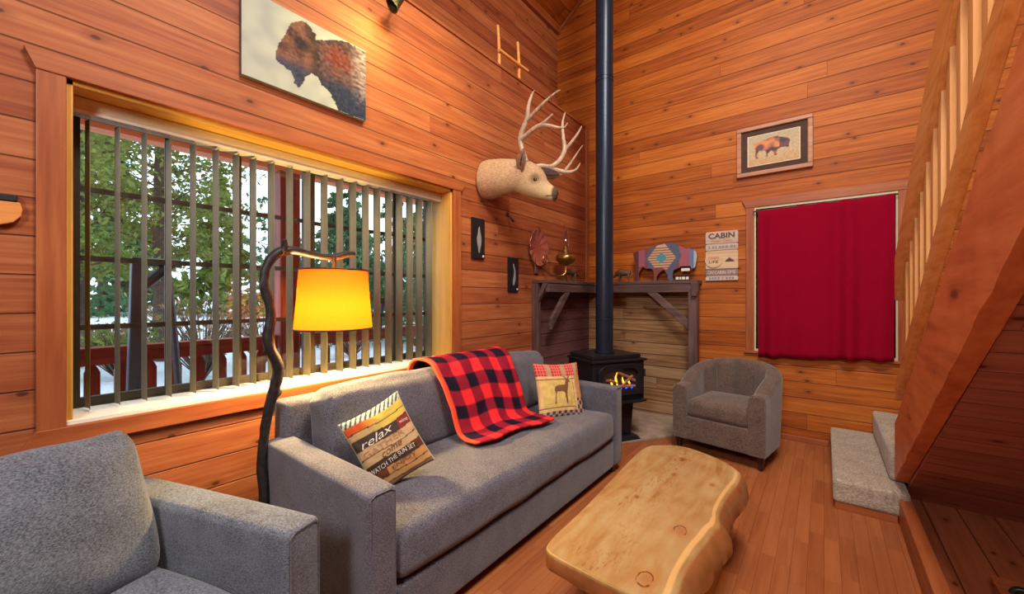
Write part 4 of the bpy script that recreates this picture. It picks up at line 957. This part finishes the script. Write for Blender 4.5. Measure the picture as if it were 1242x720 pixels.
# ------------------------------------------------------------------ oil lamp on a bracket
ol = thing('wall_oil_lamp', 'antique brass oil lamp on a scrolled wall bracket with fluted reflector above the mantel corner', 'oil lamp', (LX, 3.45, 1.75))
bm = B(); rr = []
for rad, dx in ((0.0, 0.012), (0.05, 0.012), (0.10, 0.020), (0.145, 0.032), (0.165, 0.045), (0.168, 0.040), (0.10, 0.004), (0.0, 0.002)):
    rr.append([(LX+dx+(0.006*cos(12*2*pi*j/72) if rad > 0.06 else 0), 3.42+max(rad, 1e-4)*(1+(0.03*cos(12*2*pi*j/72) if rad > 0.12 else 0))*cos(2*pi*j/72), 1.865+1.15*max(rad, 1e-4)*sin(2*pi*j/72)) for j in range(72)])
loft(bm, rr); obj('fluted_reflector', bm, plain('rose_tinted_reflector', (170, 96, 84), 0.35, 0.35, 0.2), ol, smooth=True)
bm = B(); rbox(bm, (LX+0.012, 3.41, 1.66), (0.022, 0.07, 0.14), 0.008); obj('wall_plate', bm, M['bronze_fig'], ol, smooth=True)
bm = B()
spr = [(-2.33+0.010*a/pi, 3.50+0.006*a*cos(a), 1.735+0.0075*a*sin(a)) for a in [k*0.4 for k in range(1, 24)]]
tube(bm, spr, 0.006, 8, 2)
tube(bm, [(LX+0.02, 3.42, 1.72), (-2.33, 3.52, 1.64), (-2.29, 3.60, 1.585), (-2.24, 3.68, 1.575), (-2.205, 3.735, 1.61), (-2.20, 3.74, 1.69)], 0.008, 8, 5)
obj('scroll_bracket', bm, M['brass'], ol, smooth=True)
c = (-2.20, 3.74, 0)
bm = B(); lathe(bm, [(0, 1.685), (0.03, 1.69), (0.035, 1.70), (0.07, 1.715), (0.108, 1.75), (0.112, 1.775), (0.105, 1.795), (0.08, 1.815), (0.045, 1.828), (0.03, 1.835), (0, 1.836)], c, 32); obj('font', bm, M['brass'], ol, smooth=True)
bm = B(); lathe(bm, [(0, 1.83), (0.034, 1.832), (0.036, 1.86), (0.028, 1.87), (0.03, 1.90), (0.024, 1.905), (0, 1.906)], c, 24); tube(bm, [(c[0]+0.03, c[1], 1.855), (c[0]+0.07, c[1]-0.01, 1.857)], 0.004, 6, 1); obj('burner', bm, M['brass'], ol, smooth=True)
bm = B(); P = [(0.03, 1.89), (0.040, 1.93), (0.044, 1.965), (0.038, 2.01), (0.030, 2.06), (0.027, 2.12), (0.030, 2.14)]
loft(bm, [[(c[0]+r*cos(2*pi*j/28), c[1]+r*sin(2*pi*j/28), z) for j in range(28)] for r, z in P], cap=False); obj('glass_chimney', bm, M['chimney'], ol, smooth=True)

# ------------------------------------------------------------------ corner mantel surround
ms = thing('mantel_surround', 'dark barnwood corner mantel with shelf posts and braces behind the stove', 'mantel', (-2.2, 4.4, 0.025))
bm = B(); box(bm, LX+0.002, LX+0.024, 3.40, 4.555, 0.027, 1.48); obj('left_plank_panel', bm, M['barn_y'], ms, label='purple-brown plank panel')
bm = B(); box(bm, LX+0.026, -1.05, BY-0.022, BY-0.002, 0.027, 1.48); obj('back_plank_panel', bm, M['barn_x'], ms, label='weathered tan and grey plank panel')
bm = B(); prism(bm, [(LX+0.002, 3.345), (-2.165, 3.345), (-2.165, 4.365), (-1.02, 4.365), (-1.02, BY-0.002), (LX+0.002, BY-0.002)], lambda a, b, d: (a, b, 1.492+d), 0.033); obj('shelf', bm, M['dark_x'], ms, bevel=0.004)
bm = B(); box(bm, LX+0.026, -1.015, 4.372, 4.412, 1.40, 1.4915); obj('front_beam', bm, M['dark_x'], ms, bevel=0.004)
bm = B(); box(bm, -2.215, -2.175, 3.36, 4.372, 1.40, 1.4915); obj('front_beam', bm, M['dark_y'], ms, bevel=0.004)
bm = B(); box(bm, -1.10, -1.012, 4.325, 4.413, 0.001, 1.398); obj('post', bm, M['dark_z'], ms, bevel=0.005)
bm = B(); box(bm, LX+0.003, LX+0.075, 3.338, 3.398, 0.027, 1.49); obj('post', bm, M['dark_z'], ms, bevel=0.005)
bm = B(); prism(bm, [(-1.10, 1.00), (-1.10, 1.10), (-1.435, 1.40), (-1.545, 1.40)], lambda a, b, d: (a, 4.372+d, b), 0.036); obj('brace', bm, M['dark_x'], ms, bevel=0.004)
bm = B(); prism(bm, [(3.43, 1.02), (3.43, 1.13), (3.70, 1.40), (3.80, 1.40)], lambda a, b, d: (-2.215+d, a, b), 0.036); obj('brace', bm, M['dark_y'], ms, bevel=0.004)
bm = B(); prism(bm, [(LX+0.075, 1.30), (LX+0.075, 1.37), (-2.24, 1.49), (-2.18, 1.49)], lambda a, b, d: (a, 3.345+d, b), 0.04); obj('bracket', bm, M['dark_x'], ms, bevel=0.003)
bm = B(); prism(bm, [(-1.06, 1.36), (-1.012, 1.36), (-1.0, 1.41), (-1.0, 1.4915), (-1.06, 1.4915)], lambda a, b, d: (a, 4.28+d, b), 0.09); obj('corbel', bm, M['dark_z'], ms, bevel=0.004)

SHZ = 1.5252
def dx(z): return z-1.531+SHZ
bc = thing('bison_cutout', 'flat painted bison silhouette with blanket pattern on the mantel shelf', 'bison cutout', (-1.38, 4.46, SHZ))
bm = B(); prism(bm, [(x, z-1.531+SHZ) for x, z in BISON], lambda a, b, d: (a, 4.456+d, b), 0.016); obj('wooden_silhouette', bm, plain('silhouette_brown', (112, 74, 66), 0.7), bc)
def blanket(x, z):
    if inside((x, z), [(-1.60, 1.78), (-1.535, 1.90), (-1.52, 1.96), (-1.25, 1.96), (-1.20, 1.80), (-1.27, 1.64), (-1.29, 1.5), (-1.36, 1.5), (-1.36, 1.66), (-1.42, 1.68), (-1.54, 1.67)]):
        dx_, dz = abs(x+1.41)/0.155, abs(z-1.785)/0.145
        if abs(x+1.41)/0.062+abs(z-1.785)/0.062 < 1: return s2l(76, 140, 152)
        if dx_+dz*0.72 < 1.0:
            if z > 1.91 or z < 1.665: return s2l(176, 164, 138)
            return s2l(184, 168, 136) if ((z-1.66)/0.027) % 1 < 0.5 else s2l(152, 84, 84)
        return s2l(84, 92, 116)
    if x > -1.075: return s2l(168, 170, 174)
    if x > -1.115: return s2l(92, 118, 160)
    if x > -1.225 and z > 1.66: return s2l(150, 88, 104)
    if x < -1.595 and x > -1.665 and z > 1.70: return s2l(146, 82, 104)
    return s2l(120, 70, 66) if x > -1.665 else s2l(86, 50, 48)
CELL = 0.0045; bm = B(); vc = {}; cols = []
ny = int(0.42/CELL); nxx = int(0.69/CELL)
for i in range(nxx):
    for j in range(ny):
        x, z = -1.73+(i+0.5)*CELL, 1.531+(j+0.5)*CELL
        if inside((x, z), BISON):
            q = []
            for a, b in ((0, 0), (1, 0), (1, 1), (0, 1)):
                k = (i+a, j+b)
                if k not in vc: vc[k] = bm.verts.new((-1.73+k[0]*CELL, 4.4552, 1.531+k[1]*CELL-1.531+SHZ))
                q.append(vc[k])
            bm.faces.new(q)
o = obj('painted_face', bm, M['paint'], bc)
paint_mesh(o, lambda co, i: blanket(co.x-1.38, co.z+1.531))
bm = B(); box(bm, -1.20, -1.115, 4.450, 4.4545, dx(1.632), dx(1.662)); obj('paper_tag', bm, M['white'], bc)
ss = thing('small_sign', 'tiny white-lettered block sign at the feet of the bison silhouette', 'sign', (-1.18, 4.42, SHZ))
bm = B(); box(bm, -1.255, -1.105, 4.412, 4.430, SHZ, SHZ+0.048); obj('block', bm, M['black'], ss, bevel=0.002)
bm = B()
for x0, x1 in ((-1.245, -1.215), (-1.208, -1.19), (-1.183, -1.15), (-1.142, -1.115)): box(bm, x0, x1, 4.4105, 4.4118, SHZ+0.010, SHZ+0.038)
obj('pale_lettering', bm, M['white'], ss, label='worn pale lettering')

def quadruped(name, label, c, length, face, hump=1.0, antlers=False, group=None):
    """small cast figurine, local x forward; face = heading of the nose"""
    t = thing(name, label, 'figurine', c, face, group); L = length; bm = B(); rr = []
    for x, z, hh, ww in ((-0.50, 0.50, 0.04, 0.04), (-0.46, 0.50, 0.13, 0.10), (-0.30, 0.48, 0.17, 0.13), (-0.10, 0.50, 0.19, 0.15), (0.08, 0.54, 0.23*hump, 0.16), (0.20, 0.55, 0.23*hump, 0.15), (0.32, 0.48, 0.17, 0.12), (0.42, 0.42, 0.13, 0.10), (0.50, 0.34, 0.09, 0.08), (0.55, 0.29, 0.05, 0.05), (0.565, 0.27, 0.015, 0.02)):
        rr.append([(x*L, ww*L*cos(2*pi*j/16), (z+hh*sin(2*pi*j/16))*L) for j in range(16)])
    loft(bm, rr); obj('body', bm, M['bronze_fig'], t, smooth=True)
    for x, y, k in ((-0.36, 0.08, -0.04), (-0.34, -0.08, 0.03), (0.14, 0.09, 0.02), (0.18, -0.09, -0.03)):
        bm = B(); tube(bm, [(x*L, y*L, 0.42*L, 0.075*L), ((x+k)*L, y*L, 0.22*L, 0.045*L), ((x+k*0.5)*L, y*L, 0.04*L, 0.032*L), ((x+k*0.5+0.015)*L, y*L, 0.01*L, 0.04*L)], 0.03, 8, 3); obj('leg', bm, M['bronze_fig'], t, smooth=True)
    bm = B(); tube(bm, [(-0.49*L, 0, 0.56*L, 0.02*L), (-0.57*L, 0, 0.44*L, 0.018*L), (-0.56*L, 0, 0.32*L, 0.025*L)], 0.01, 8, 3); obj('tail', bm, M['bronze_fig'], t, smooth=True)
    for s in (-1, 1):
        bm = B()
        if antlers:
            tube(bm, [(0.38*L, s*0.06*L, 0.54*L, 0.022*L), (0.36*L, s*0.16*L, 0.66*L, 0.03*L), (0.36*L, s*0.24*L, 0.80*L, 0.02*L)], 0.01, 8, 3); tube(bm, [(0.36*L, s*0.16*L, 0.66*L, 0.025*L), (0.46*L, s*0.2*L, 0.78*L, 0.012*L)], 0.01, 8, 1); nm = 'antler'
        else:
            tube(bm, [(0.38*L, s*0.07*L, 0.54*L, 0.03*L), (0.40*L, s*0.15*L, 0.58*L, 0.022*L), (0.40*L, s*0.16*L, 0.66*L, 0.008*L)], 0.01, 8, 3); nm = 'horn'
        obj(nm, bm, M['bronze_fig'], t, smooth=True)
    return t
quadruped('bison_figurine', 'small bronze bison figurine between the stovepipe and the bison silhouette', (-1.845, 4.43, SHZ+0.004), 0.20, pi)
quadruped('animal_figurine', 'small bronze animal figurine on the mantel under the oil lamp', (-2.26, 3.98, SHZ+0.004), 0.21, radians(80), 0.85, True)

# ------------------------------------------------------------------ stove and pipe
CS = Vector((-1.671, 3.57, 0)); ang = radians(60)
sv = thing('gas_stove', 'black pedestal stove with lit arched window in the corner', 'stove', (CS.x, CS.y, 0.025), ang)
# local: x along the front, left to right ; -y towards the room
bm = B(); prism(bm, [(-0.275, -0.235), (0.275, -0.235), (0.285, -0.225), (0.285, 0.19), (0.20, 0.235), (-0.20, 0.235), (-0.285, 0.19), (-0.285, -0.225)], lambda a, b, d: (a, b, 0.375+d), 0.355); obj('firebox', bm, M['black'], sv, bevel=0.006)
bm = B(); prism(bm, [(-0.30, -0.255), (0.30, -0.255), (0.30, 0.20), (0.21, 0.25), (-0.21, 0.25), (-0.30, 0.20)], lambda a, b, d: (a, b, 0.731+d), 0.022)
prism(bm, [(-0.27, -0.20), (0.27, -0.20), (0.27, 0.19), (0.19, 0.235), (-0.19, 0.235), (-0.27, 0.19)], lambda a, b, d: (a, b, 0.754+d), 0.035); obj('top_plate', bm, M['black'], sv, bevel=0.006)
def arch(w, z0, z1, r, n=8):
    p = [(-w, z0), (w, z0)]
    p += [(w-r+r*cos(a), z1-r*0.62+r*0.62*sin(a)) for a in [pi/2*k/n for k in range(n+1)]]
    p += [(-w+r-r*cos(pi/2-a), z1-r*0.62+r*0.62*sin(pi/2-a)) for a in [pi/2*k/n for k in range(n+1)]]
    return p
bm = B(); o_ = arch(0.245, 0.43, 0.715, 0.13); i_ = arch(0.19, 0.475, 0.672, 0.10); n = len(o_)
A = [[bm.verts.new((p[0], y, p[1])) for p in q] for q, y in ((o_, -0.236), (o_, -0.262), ([(a*0.97+b*0.03, c*0.97+d*0.03) for (a, c), (b, d) in zip(o_, i_)], -0.268), (i_, -0.262), (i_, -0.236))]
for a, b in zip(A, A[1:]):
    for k in range(n): bm.faces.new((a[k], a[(k+1) % n], b[(k+1) % n], b[k]))
dr = obj('door', bm, M['black'], sv, bevel=0.003)
bm = B(); prism(bm, arch(0.19, 0.475, 0.672, 0.10), lambda a, b, d: (a, -0.2375+d, b), 0.001); obj('fire_chamber', bm, plain('soot', (30, 20, 18), 0.9), sv)
bm = B(); prism(bm, arch(0.192, 0.473, 0.674, 0.10), lambda a, b, d: (a, -0.2625+d, b), 0.002); obj('window_glass', bm, M['glass'], dr)
M['log_brown'] = wood('fire_log', 0, [s2l(110, 70, 46), s2l(160, 112, 76), s2l(190, 146, 104)])
for x0, z0, x1, z1, y in ((-0.15, 0.575, -0.03, 0.545, -0.247), (-0.02, 0.635, 0.16, 0.555, -0.247), (0.02, 0.52, 0.13, 0.60, -0.252), (-0.16, 0.51, 0.16, 0.505, -0.249)):
    bm = B(); tube(bm, [(x0, y, z0, 0.013), ((x0+x1)/2, y, (z0+z1)/2+0.004, 0.014), (x1, y, z1, 0.012)], 0.013, 8, 3); obj('ceramic_log', bm, M['log_brown'], sv, smooth=True)
for x, h, wd, nm in ((-0.045, 0.12, 0.013, 'y'), (0.03, 0.075, 0.012, 'y'), (0.09, 0.06, 0.010, 'y'), (-0.10, 0.06, 0.010, 'y')):
    bm = B(); lathe(bm, [(0, 0), (wd*0.7, 0.1*h), (wd, 0.3*h), (wd*0.6, 0.65*h), (0.001, h)], (x, -0.252, 0.525), 10)
    for q in bm.verts: q.co.y = -0.252+(q.co.y+0.252)*0.5; q.co.x += 0.012*sin(q.co.z*40)
    obj('flame', bm, emit('orange_flame', (255, 150, 40), 5.0), sv, smooth=True)
for x in (-0.12, -0.06, 0.0, 0.06, 0.12):
    bm = B(); lathe(bm, [(0, 0), (0.012, 0.006), (0.014, 0.014), (0.006, 0.03), (0.001, 0.04)], (x, -0.255, 0.485), 8)
    for q in bm.verts: q.co.y = -0.255+(q.co.y+0.255)*0.4
    obj('flame', bm, emit('blue_flame', (50, 80, 230), 2.2), sv, smooth=True, label='blue gas flame')
bm = B(); tube(bm, [(0.284, -0.20, 0.575), (0.302, -0.215, 0.58), (0.302, -0.215, 0.64), (0.284, -0.20, 0.645)], 0.008, 8, 1); obj('door_handle', bm, M['iron'], sv, smooth=True)
bm = B(); prism(bm, [(-0.25, -0.25), (0.25, -0.25), (0.25, 0.10), (-0.25, 0.10)], lambda a, b, d: (a, b, 0.345+d), 0.03)
prism(bm, [(-0.27, -0.285), (0.27, -0.285), (0.25, -0.235), (-0.25, -0.235)], lambda a, b, d: (a, b, 0.36+d), 0.018); obj('ash_lip', bm, M['black'], sv, bevel=0.004)
bm = B(); prism(bm, [(-0.18, -0.17), (0.18, -0.17), (0.18, 0.16), (-0.18, 0.16)], lambda a, b, d: (a*(1+0.1*(d > 0.1)), b*(1+0.1*(d > 0.1)), 0.03+d), 0.315); obj('pedestal', bm, M['black'], sv, bevel=0.008)
bm = B(); prism(bm, [(-0.24, -0.24), (0.24, -0.24), (0.24, 0.22), (-0.24, 0.22)], lambda a, b, d: (a*(1-d*3), b*(1-d*3), d), 0.035); obj('foot_plate', bm, M['black'], sv, bevel=0.004)
pp = thing('stovepipe', 'tall black stovepipe rising from the stove to the ceiling', 'stovepipe', (CS.x, CS.y, 0.815))
bm = B(); lathe(bm, [(0.083, 0.816), (0.083, 1.17), (0.0835, 5.68)], (CS.x, CS.y, 0), 40); obj('pipe', bm, M['pipe'], pp, smooth=True)
for z, r, h in ((0.816, 0.094, 0.02), (1.125, 0.0865, 0.02), (1.16, 0.0865, 0.012), (3.42, 0.0865, 0.014), (3.455, 0.0865, 0.014)):
    bm = B(); lathe(bm, [(0.0832, z), (r, z+0.002), (r, z+h-0.002), (0.0832, z+h)], (CS.x, CS.y, 0), 40); obj('joint_collar', bm, M['pipe'], pp, smooth=True)

# ------------------------------------------------------------------ crate under the stair
cr = thing('storage_box', 'shallow wooden box with a black handle on the planks under the stair', 'box', (0.80, 2.42, 0.045))
bm = B(); box(bm, 0.575, 1.05, 2.20, 2.64, 0.046, 0.125); obj('body', bm, M['trim_x'], cr, bevel=0.006)
bm = B(); box(bm, 0.568, 1.057, 2.193, 2.648, 0.126, 0.142); obj('lid', bm, M['trim_x'], cr, bevel=0.005)
bm = B(); tube(bm, [(0.605, 2.535, 0.143), (0.612, 2.535, 0.158), (0.64, 2.535, 0.165), (0.80, 2.535, 0.165), (0.84, 2.535, 0.158), (0.845, 2.535, 0.143)], 0.012, 10, 3); obj('handle', bm, M['black'], cr, smooth=True, label='black plastic handle')

# ------------------------------------------------------------------ outside: porch, snow, trees
bm = B(); grid(bm, 60, 60, lambda u, v: (-2.84-70*u**1.6, -30+75*v, -0.42+0.10*nz(u*40, v*40, 0.5)*min(1, u*8)+3.4*max(0, u-0.35)))
t = NT('snow'); v, o = t.xyz(); f = t.noise(v, 1.3, 5)
t.set(t.mix(t.sstep(f, 0.60, 0.68, 0.0, 0.55), s2l(226, 232, 242), s2l(150, 128, 108)), 0.8); t.bump(f, 0.6, 0.2)
struct('ground_snow', bm, t.m, smooth=True)
bm = B(); box(bm, -4.62, UX, -3, 6.5, -0.12, -0.06)
RED1 = [s2l(92, 32, 22), s2l(130, 48, 34), s2l(164, 72, 48)]
M['red_x'] = wood('red_stain_x', 0, RED1); M['red_y'] = wood('red_stain_y', 1, RED1); M['red_z'] = wood('red_stain_z', 2, RED1)
struct('floor_porch', bm, plain('porch_boards', (140, 120, 108), 0.8))
rg = thing('porch_railing', 'dark red porch railing with board pickets outside the window', 'railing', (-4.5, 1.6, -0.06))
for ya, yb in ((-2.6, 1.725), (1.945, 6.4)):
    bm = B(); box(bm, -4.57, -4.43, ya, yb, 0.915, 0.955); obj('top_rail', bm, M['red_y'], rg, bevel=0.006)
    bm = B(); box(bm, -4.475, -4.44, ya, yb, 0.82, 0.914); obj('upper_rail', bm, M['red_y'], rg)
    bm = B(); box(bm, -4.475, -4.44, ya, yb, 0.11, 0.19); obj('lower_rail', bm, M['red_y'], rg)
for k in range(32):
    y = 0.405+0.168*(k-3)
    if 1.70 < y < 1.96: continue
    bm = B(); prism(bm, [(y-0.045, -0.06), (y+0.045, -0.06), (y+0.045, 0.76), (y+0.03, 0.795), (y+0.015, 0.819), (y-0.015, 0.819), (y-0.03, 0.795), (y-0.045, 0.76)], lambda a, b, d: (-4.515+d, a, b), 0.038); obj('picket', bm, M['red_z'], rg)
po = thing('porch_post', 'red squared porch post seen through the middle of the window', 'post', (-4.5, 1.835, -0.06))
bm = B(); box(bm, -4.60, -4.40, 1.735, 1.935, -0.06, 2.66); obj('shaft', bm, M['red_z'], po, bevel=0.012)
bm = B(); box(bm, -4.62, -4.38, 1.715, 1.955, -0.06, 0.10); obj('base_trim', bm, M['red_z'], po, bevel=0.01)
pb = thing('porch_beam', 'orange porch roof beam seen at the top of the window', 'beam', (-4.5, 1.8, 2.66))
bm = B(); box(bm, -4.58, -4.42, -2.6, 6.4, 2.661, 2.76); obj('beam', bm, wood('orange_beam', 1, [s2l(210, 104, 50), s2l(230, 126, 66), s2l(240, 146, 84)]), pb, bevel=0.006)
bm = B(); box(bm, -4.60, -4.40, -2.6, 6.4, 2.761, 2.80); obj('fascia', bm, M['bronze'], pb)

M['steel'] = plain('dark_blue_steel', (70, 84, 98), 0.5, 0.3)
sf = thing('porch_swing_frame', 'dark steel swing frame with bracing arm on the porch outside the window', 'swing frame', (-3.8, 1.55, -0.06))
bm = B(); prism(bm, [(-0.07, -0.06), (0.07, -0.06), (0.03, 1.63), (-0.03, 1.63)], lambda a, b, d: (-3.84+d, 0.56+a, b), 0.08); obj('upright', bm, M['steel'], sf, bevel=0.01)
bm = B(); tube(bm, [(-3.8, 0.57, 1.40), (-3.8, 0.755, 1.60)], 0.035, 8, 1); obj('brace_arm', bm, M['steel'], sf)
bm = B(); tube(bm, [(-3.78, 0.72, 1.58), (-3.72, 0.74, 1.2), (-3.6, 0.80, -0.058)], 0.022, 8, 1); obj('leg', bm, M['steel'], sf)
bm = B(); tube(bm, [(-3.8, 0.56, 1.60), (-3.8, 0.80, 1.60)], 0.03, 8, 1); obj('top_bar', bm, M['steel'], sf)
af = thing('trestle', 'dark steel trestle with splayed legs on the porch at the right end of the window', 'trestle', (-3.8, 2.56, -0.06))
for dy in (-0.20, 0.20):
    bm = B(); tube(bm, [(-3.8, 2.56+dy*0.1, 1.30), (-3.8, 2.56+dy, -0.058)], 0.022, 8, 1); obj('leg', bm, M['steel'], af)
bm = B(); box(bm, -3.83, -3.77, 2.48, 2.64, 1.28, 1.34); obj('head_bar', bm, M['steel'], af)

def leaf_mat(name, a, b, c):
    t = NT(name); v, o = t.xyz(); oi = t.n('ShaderNodeObjectInfo')
    col = t.ramp(t.noise(v, 2.2, 4, 0.7), [(0.3, s2l(*a)), (0.5, s2l(*b)), (0.72, s2l(*c))])
    d = t.n('ShaderNodeBsdfDiffuse'); t.l(col, d.inputs[0]); r = t.n('ShaderNodeBsdfTranslucent'); t.l(col, r.inputs[0])
    mx = t.n('ShaderNodeMixShader'); mx.inputs[0].default_value = 0.35
    t.l(d.outputs[0], mx.inputs[1]); t.l(r.outputs[0], mx.inputs[2]); t.l(mx.outputs[0], t.out.inputs[0]); return t.m
LM = {'olive': leaf_mat('olive_leaves', (70, 88, 42), (120, 138, 70), (170, 176, 100)), 'pine': leaf_mat('pine_needles', (44, 80, 56), (80, 122, 84), (128, 158, 112)), 'brown': leaf_mat('dead_leaves', (112, 88, 64), (154, 124, 92), (176, 154, 104))}
M['bark'] = plain('bark', (86, 72, 60), 0.9, 0, 0.3, 12, 0.5)
def leafbit(bm, p, s, rnd):
    a = Vector((rnd.gauss(0, 1), rnd.gauss(0, 1), rnd.gauss(0, 1))).normalized(); b = a.cross(Vector((rnd.gauss(0, 1), rnd.gauss(0, 1), rnd.gauss(0, 1)))).normalized()
    bm.faces.new([bm.verts.new(Vector(p)+a*s), bm.verts.new(Vector(p)+b*s*0.45), bm.verts.new(Vector(p)-a*s), bm.verts.new(Vector(p)-b*s*0.45)])
def tree(name, label, c, h, r, kind, n, leaf, seed, z0=0.15, cone=False, group='trees beyond the porch'):
    rnd = random.Random(seed); t = thing(name, label, 'tree', c, 0, group); c = Vector(c)
    bm = B(); tube(bm, [c, c+Vector((0.05*h*rnd.uniform(-1, 1)*0.3, 0.02*h, h*0.5)), c+Vector((0, 0, h*0.97))], 0.03, 8, 3)
    tubes = []
    bl = B(); nb = 46
    rings = [(h*0.022*(1.05-k/5), k) for k in range(6)]
    bm.free(); bm = B(); tube(bm, [(c.x, c.y, c.z, h*0.024), (c.x+0.1*rnd.uniform(-1, 1), c.y+0.1*rnd.uniform(-1, 1), c.z+h*0.5, h*0.015), (c.x, c.y, c.z+h*0.97, h*0.004)], 0.1, 8, 3)
    br = B()
    for i in range(nb):
        k = z0+(1-z0)*(i+rnd.random())/nb; a = rnd.uniform(0, 2*pi)
        L = r*((1-k)**0.8*1.05+0.06 if cone else (1-(2*(k-z0)/(1-z0)-0.85)**2*0.75)**0.5*rnd.uniform(0.7, 1.1))
        p0 = c+Vector((0, 0, k*h)); d = Vector((cos(a), sin(a), (-0.25 if cone else 0.35)))
        p1 = p0+d*L*0.5; p2 = p0+Vector((d.x*L, d.y*L, (-0.32 if cone else 0.12)*L))
        tube(br, [(*p0, 0.02*h*0.14), (*p1, 0.02*h*0.09), (*p2, 0.004)], 0.01, 5, 1)
        for q in range(n//nb):
            s = rnd.random()**0.6; p = p0.lerp(p1, s*2) if s < 0.5 else p1.lerp(p2, s*2-1)
            p = p+Vector((rnd.gauss(0, 1), rnd.gauss(0, 1), rnd.gauss(0, 0.55)))*L*0.13
            leafbit(bl, p, leaf*rnd.uniform(0.6, 1.3), rnd)
    obj('trunk', bm, M['bark'], t, smooth=True); obj('branches', br, M['bark'], t); f = obj('foliage', bl, LM[kind], t); return t
G = -0.45
tree('leafy_tree', 'tall olive-green tree filling the left end of the window', (-12.5, 0.7, G), 9.5, 2.4, 'olive', 8500, 0.08, 1, 0.22)
tree('leafy_tree', 'olive-green tree behind the swing frame, second from the left', (-14.5, 2.7, G), 10.0, 2.3, 'olive', 9000, 0.085, 2, 0.22)
tree('leafy_tree', 'farther olive tree between and behind the two nearest trees at left', (-16.5, 1.2, G), 11.0, 2.8, 'olive', 6500, 0.10, 3, 0.2)
tree('sapling', 'thin sapling against the white sky left of the red post', (-12.5, 4.75, G), 4.7, 0.9, 'pine', 420, 0.10, 4, 0.3)
tree('conifer', 'dark conifer just right of the red post', (-14.0, 7.4, G), 5.6, 1.7, 'pine', 5500, 0.095, 5, 0.05, True)
tree('conifer', 'tall conifer behind the lampshade', (-17.0, 9.6, G), 7.2, 2.2, 'pine', 5500, 0.12, 6, 0.05, True)
tree('conifer', 'conifer near the right end of the window', (-13.5, 9.6, G), 6.4, 1.9, 'pine', 5500, 0.10, 7, 0.05, True)
tree('conifer', 'rightmost conifer seen through the wide vanes', (-14.0, 12.0, G), 7.4, 2.2, 'pine', 5500, 0.11, 8, 0.05, True)
tree('conifer', 'distant conifer left of the sapling', (-30.0, 8.2, 0.3), 8.5, 2.8, 'olive', 2600, 0.34, 9, 0.03, True)
tree('conifer', 'distant conifer behind the red post', (-32.0, 13.5, 0.4), 6.0, 3.0, 'pine', 2600, 0.34, 10, 0.03, True)
tree('conifer', 'distant conifer between the right-hand conifers', (-34.0, 20.0, 0.45), 8.5, 3.4, 'pine', 2600, 0.36, 11, 0.03, True)
tree('conifer', 'distant conifer at the far left behind the olive trees', (-33.0, 3.4, 0.4), 10.5, 3.6, 'pine', 2600, 0.36, 12, 0.03, True)
tree('conifer', 'distant conifer at the right end of the tree line', (-33.0, 26.0, 0.4), 9.5, 3.6, 'pine', 2600, 0.36, 13, 0.03, True)
def bush(label, c, r, h, kind, n, seed, lf=0.07):
    rnd = random.Random(seed); t = thing('bush', label, 'bush', c, 0, 'winter bushes beyond the porch'); c = Vector(c); bm = B(); bl = B()
    for i in range(n):
        a = rnd.uniform(0, 2*pi); s = rnd.uniform(0.3, 1)
        p2 = c+Vector((cos(a)*r*s, sin(a)*r*s, h*rnd.uniform(0.5, 1))); p1 = c.lerp(p2, 0.5)+Vector((0, 0, h*0.12))
        tube(bm, [(*c, 0.016), (*p1, 0.010), (*p2, 0.003)], 0.01, 5, 1)
        for q in range(5): leafbit(bl, p1.lerp(p2, rnd.random())+Vector((rnd.gauss(0, .1), rnd.gauss(0, .1), rnd.gauss(0, .1)))*r, lf*rnd.uniform(0.5, 1.2), rnd)
    obj('twigs', bm, M['bark'], t); obj('leaves', bl, LM[kind], t)
bush('bare brown bush below the olive trees behind the railing', (-10.5, 2.6, G), 1.5, 2.0, 'brown', 90, 21)
bush('brown bush left of the red post behind the railing', (-11.5, 4.1, G), 1.2, 1.7, 'brown', 80, 22)
bush('yellow-green bush by the plank fence', (-12.0, 1.5, G), 1.0, 1.3, 'olive', 90, 23, 0.09)
bush('low brown bush right of the red post', (-11.0, 6.3, G), 1.3, 1.3, 'brown', 80, 24)
bush('low bush at the right end beyond the railing', (-11.0, 8.8, G), 1.4, 1.3, 'olive', 80, 25)
fe = thing('plank_fence', 'short weathered plank fence behind the porch railing at left', 'fence', (-14.6, 1.2, G))
bm = B(); box(bm, -14.62, -14.58, -2.0, 2.2, 0.15, 0.25); obj('rail', bm, M['bark'], fe)
for k in range(26):
    y = -2.0+0.16*k; bm = B(); prism(bm, [(y, G), (y+0.14, G), (y+0.14, 0.62), (y+0.07, 0.68), (y, 0.62)], lambda a, b, d: (-14.578+d, a, b), 0.025); obj('plank', bm, plain('fence_plank', (132, 104, 84), 0.9) if k == 0 else bpy.data.materials['fence_plank'], fe)
lg = thing('fallen_log', 'fallen brown log lying on the snow behind the pickets', 'log', (-8.5, 1.5, -0.4))
bm = B(); tube(bm, [(-8.8, 0.6, -0.30, 0.12), (-8.5, 1.5, -0.28, 0.13), (-8.1, 2.4, -0.30, 0.10)], 0.12, 10, 3); obj('trunk', bm, M['bark'], lg, smooth=True)
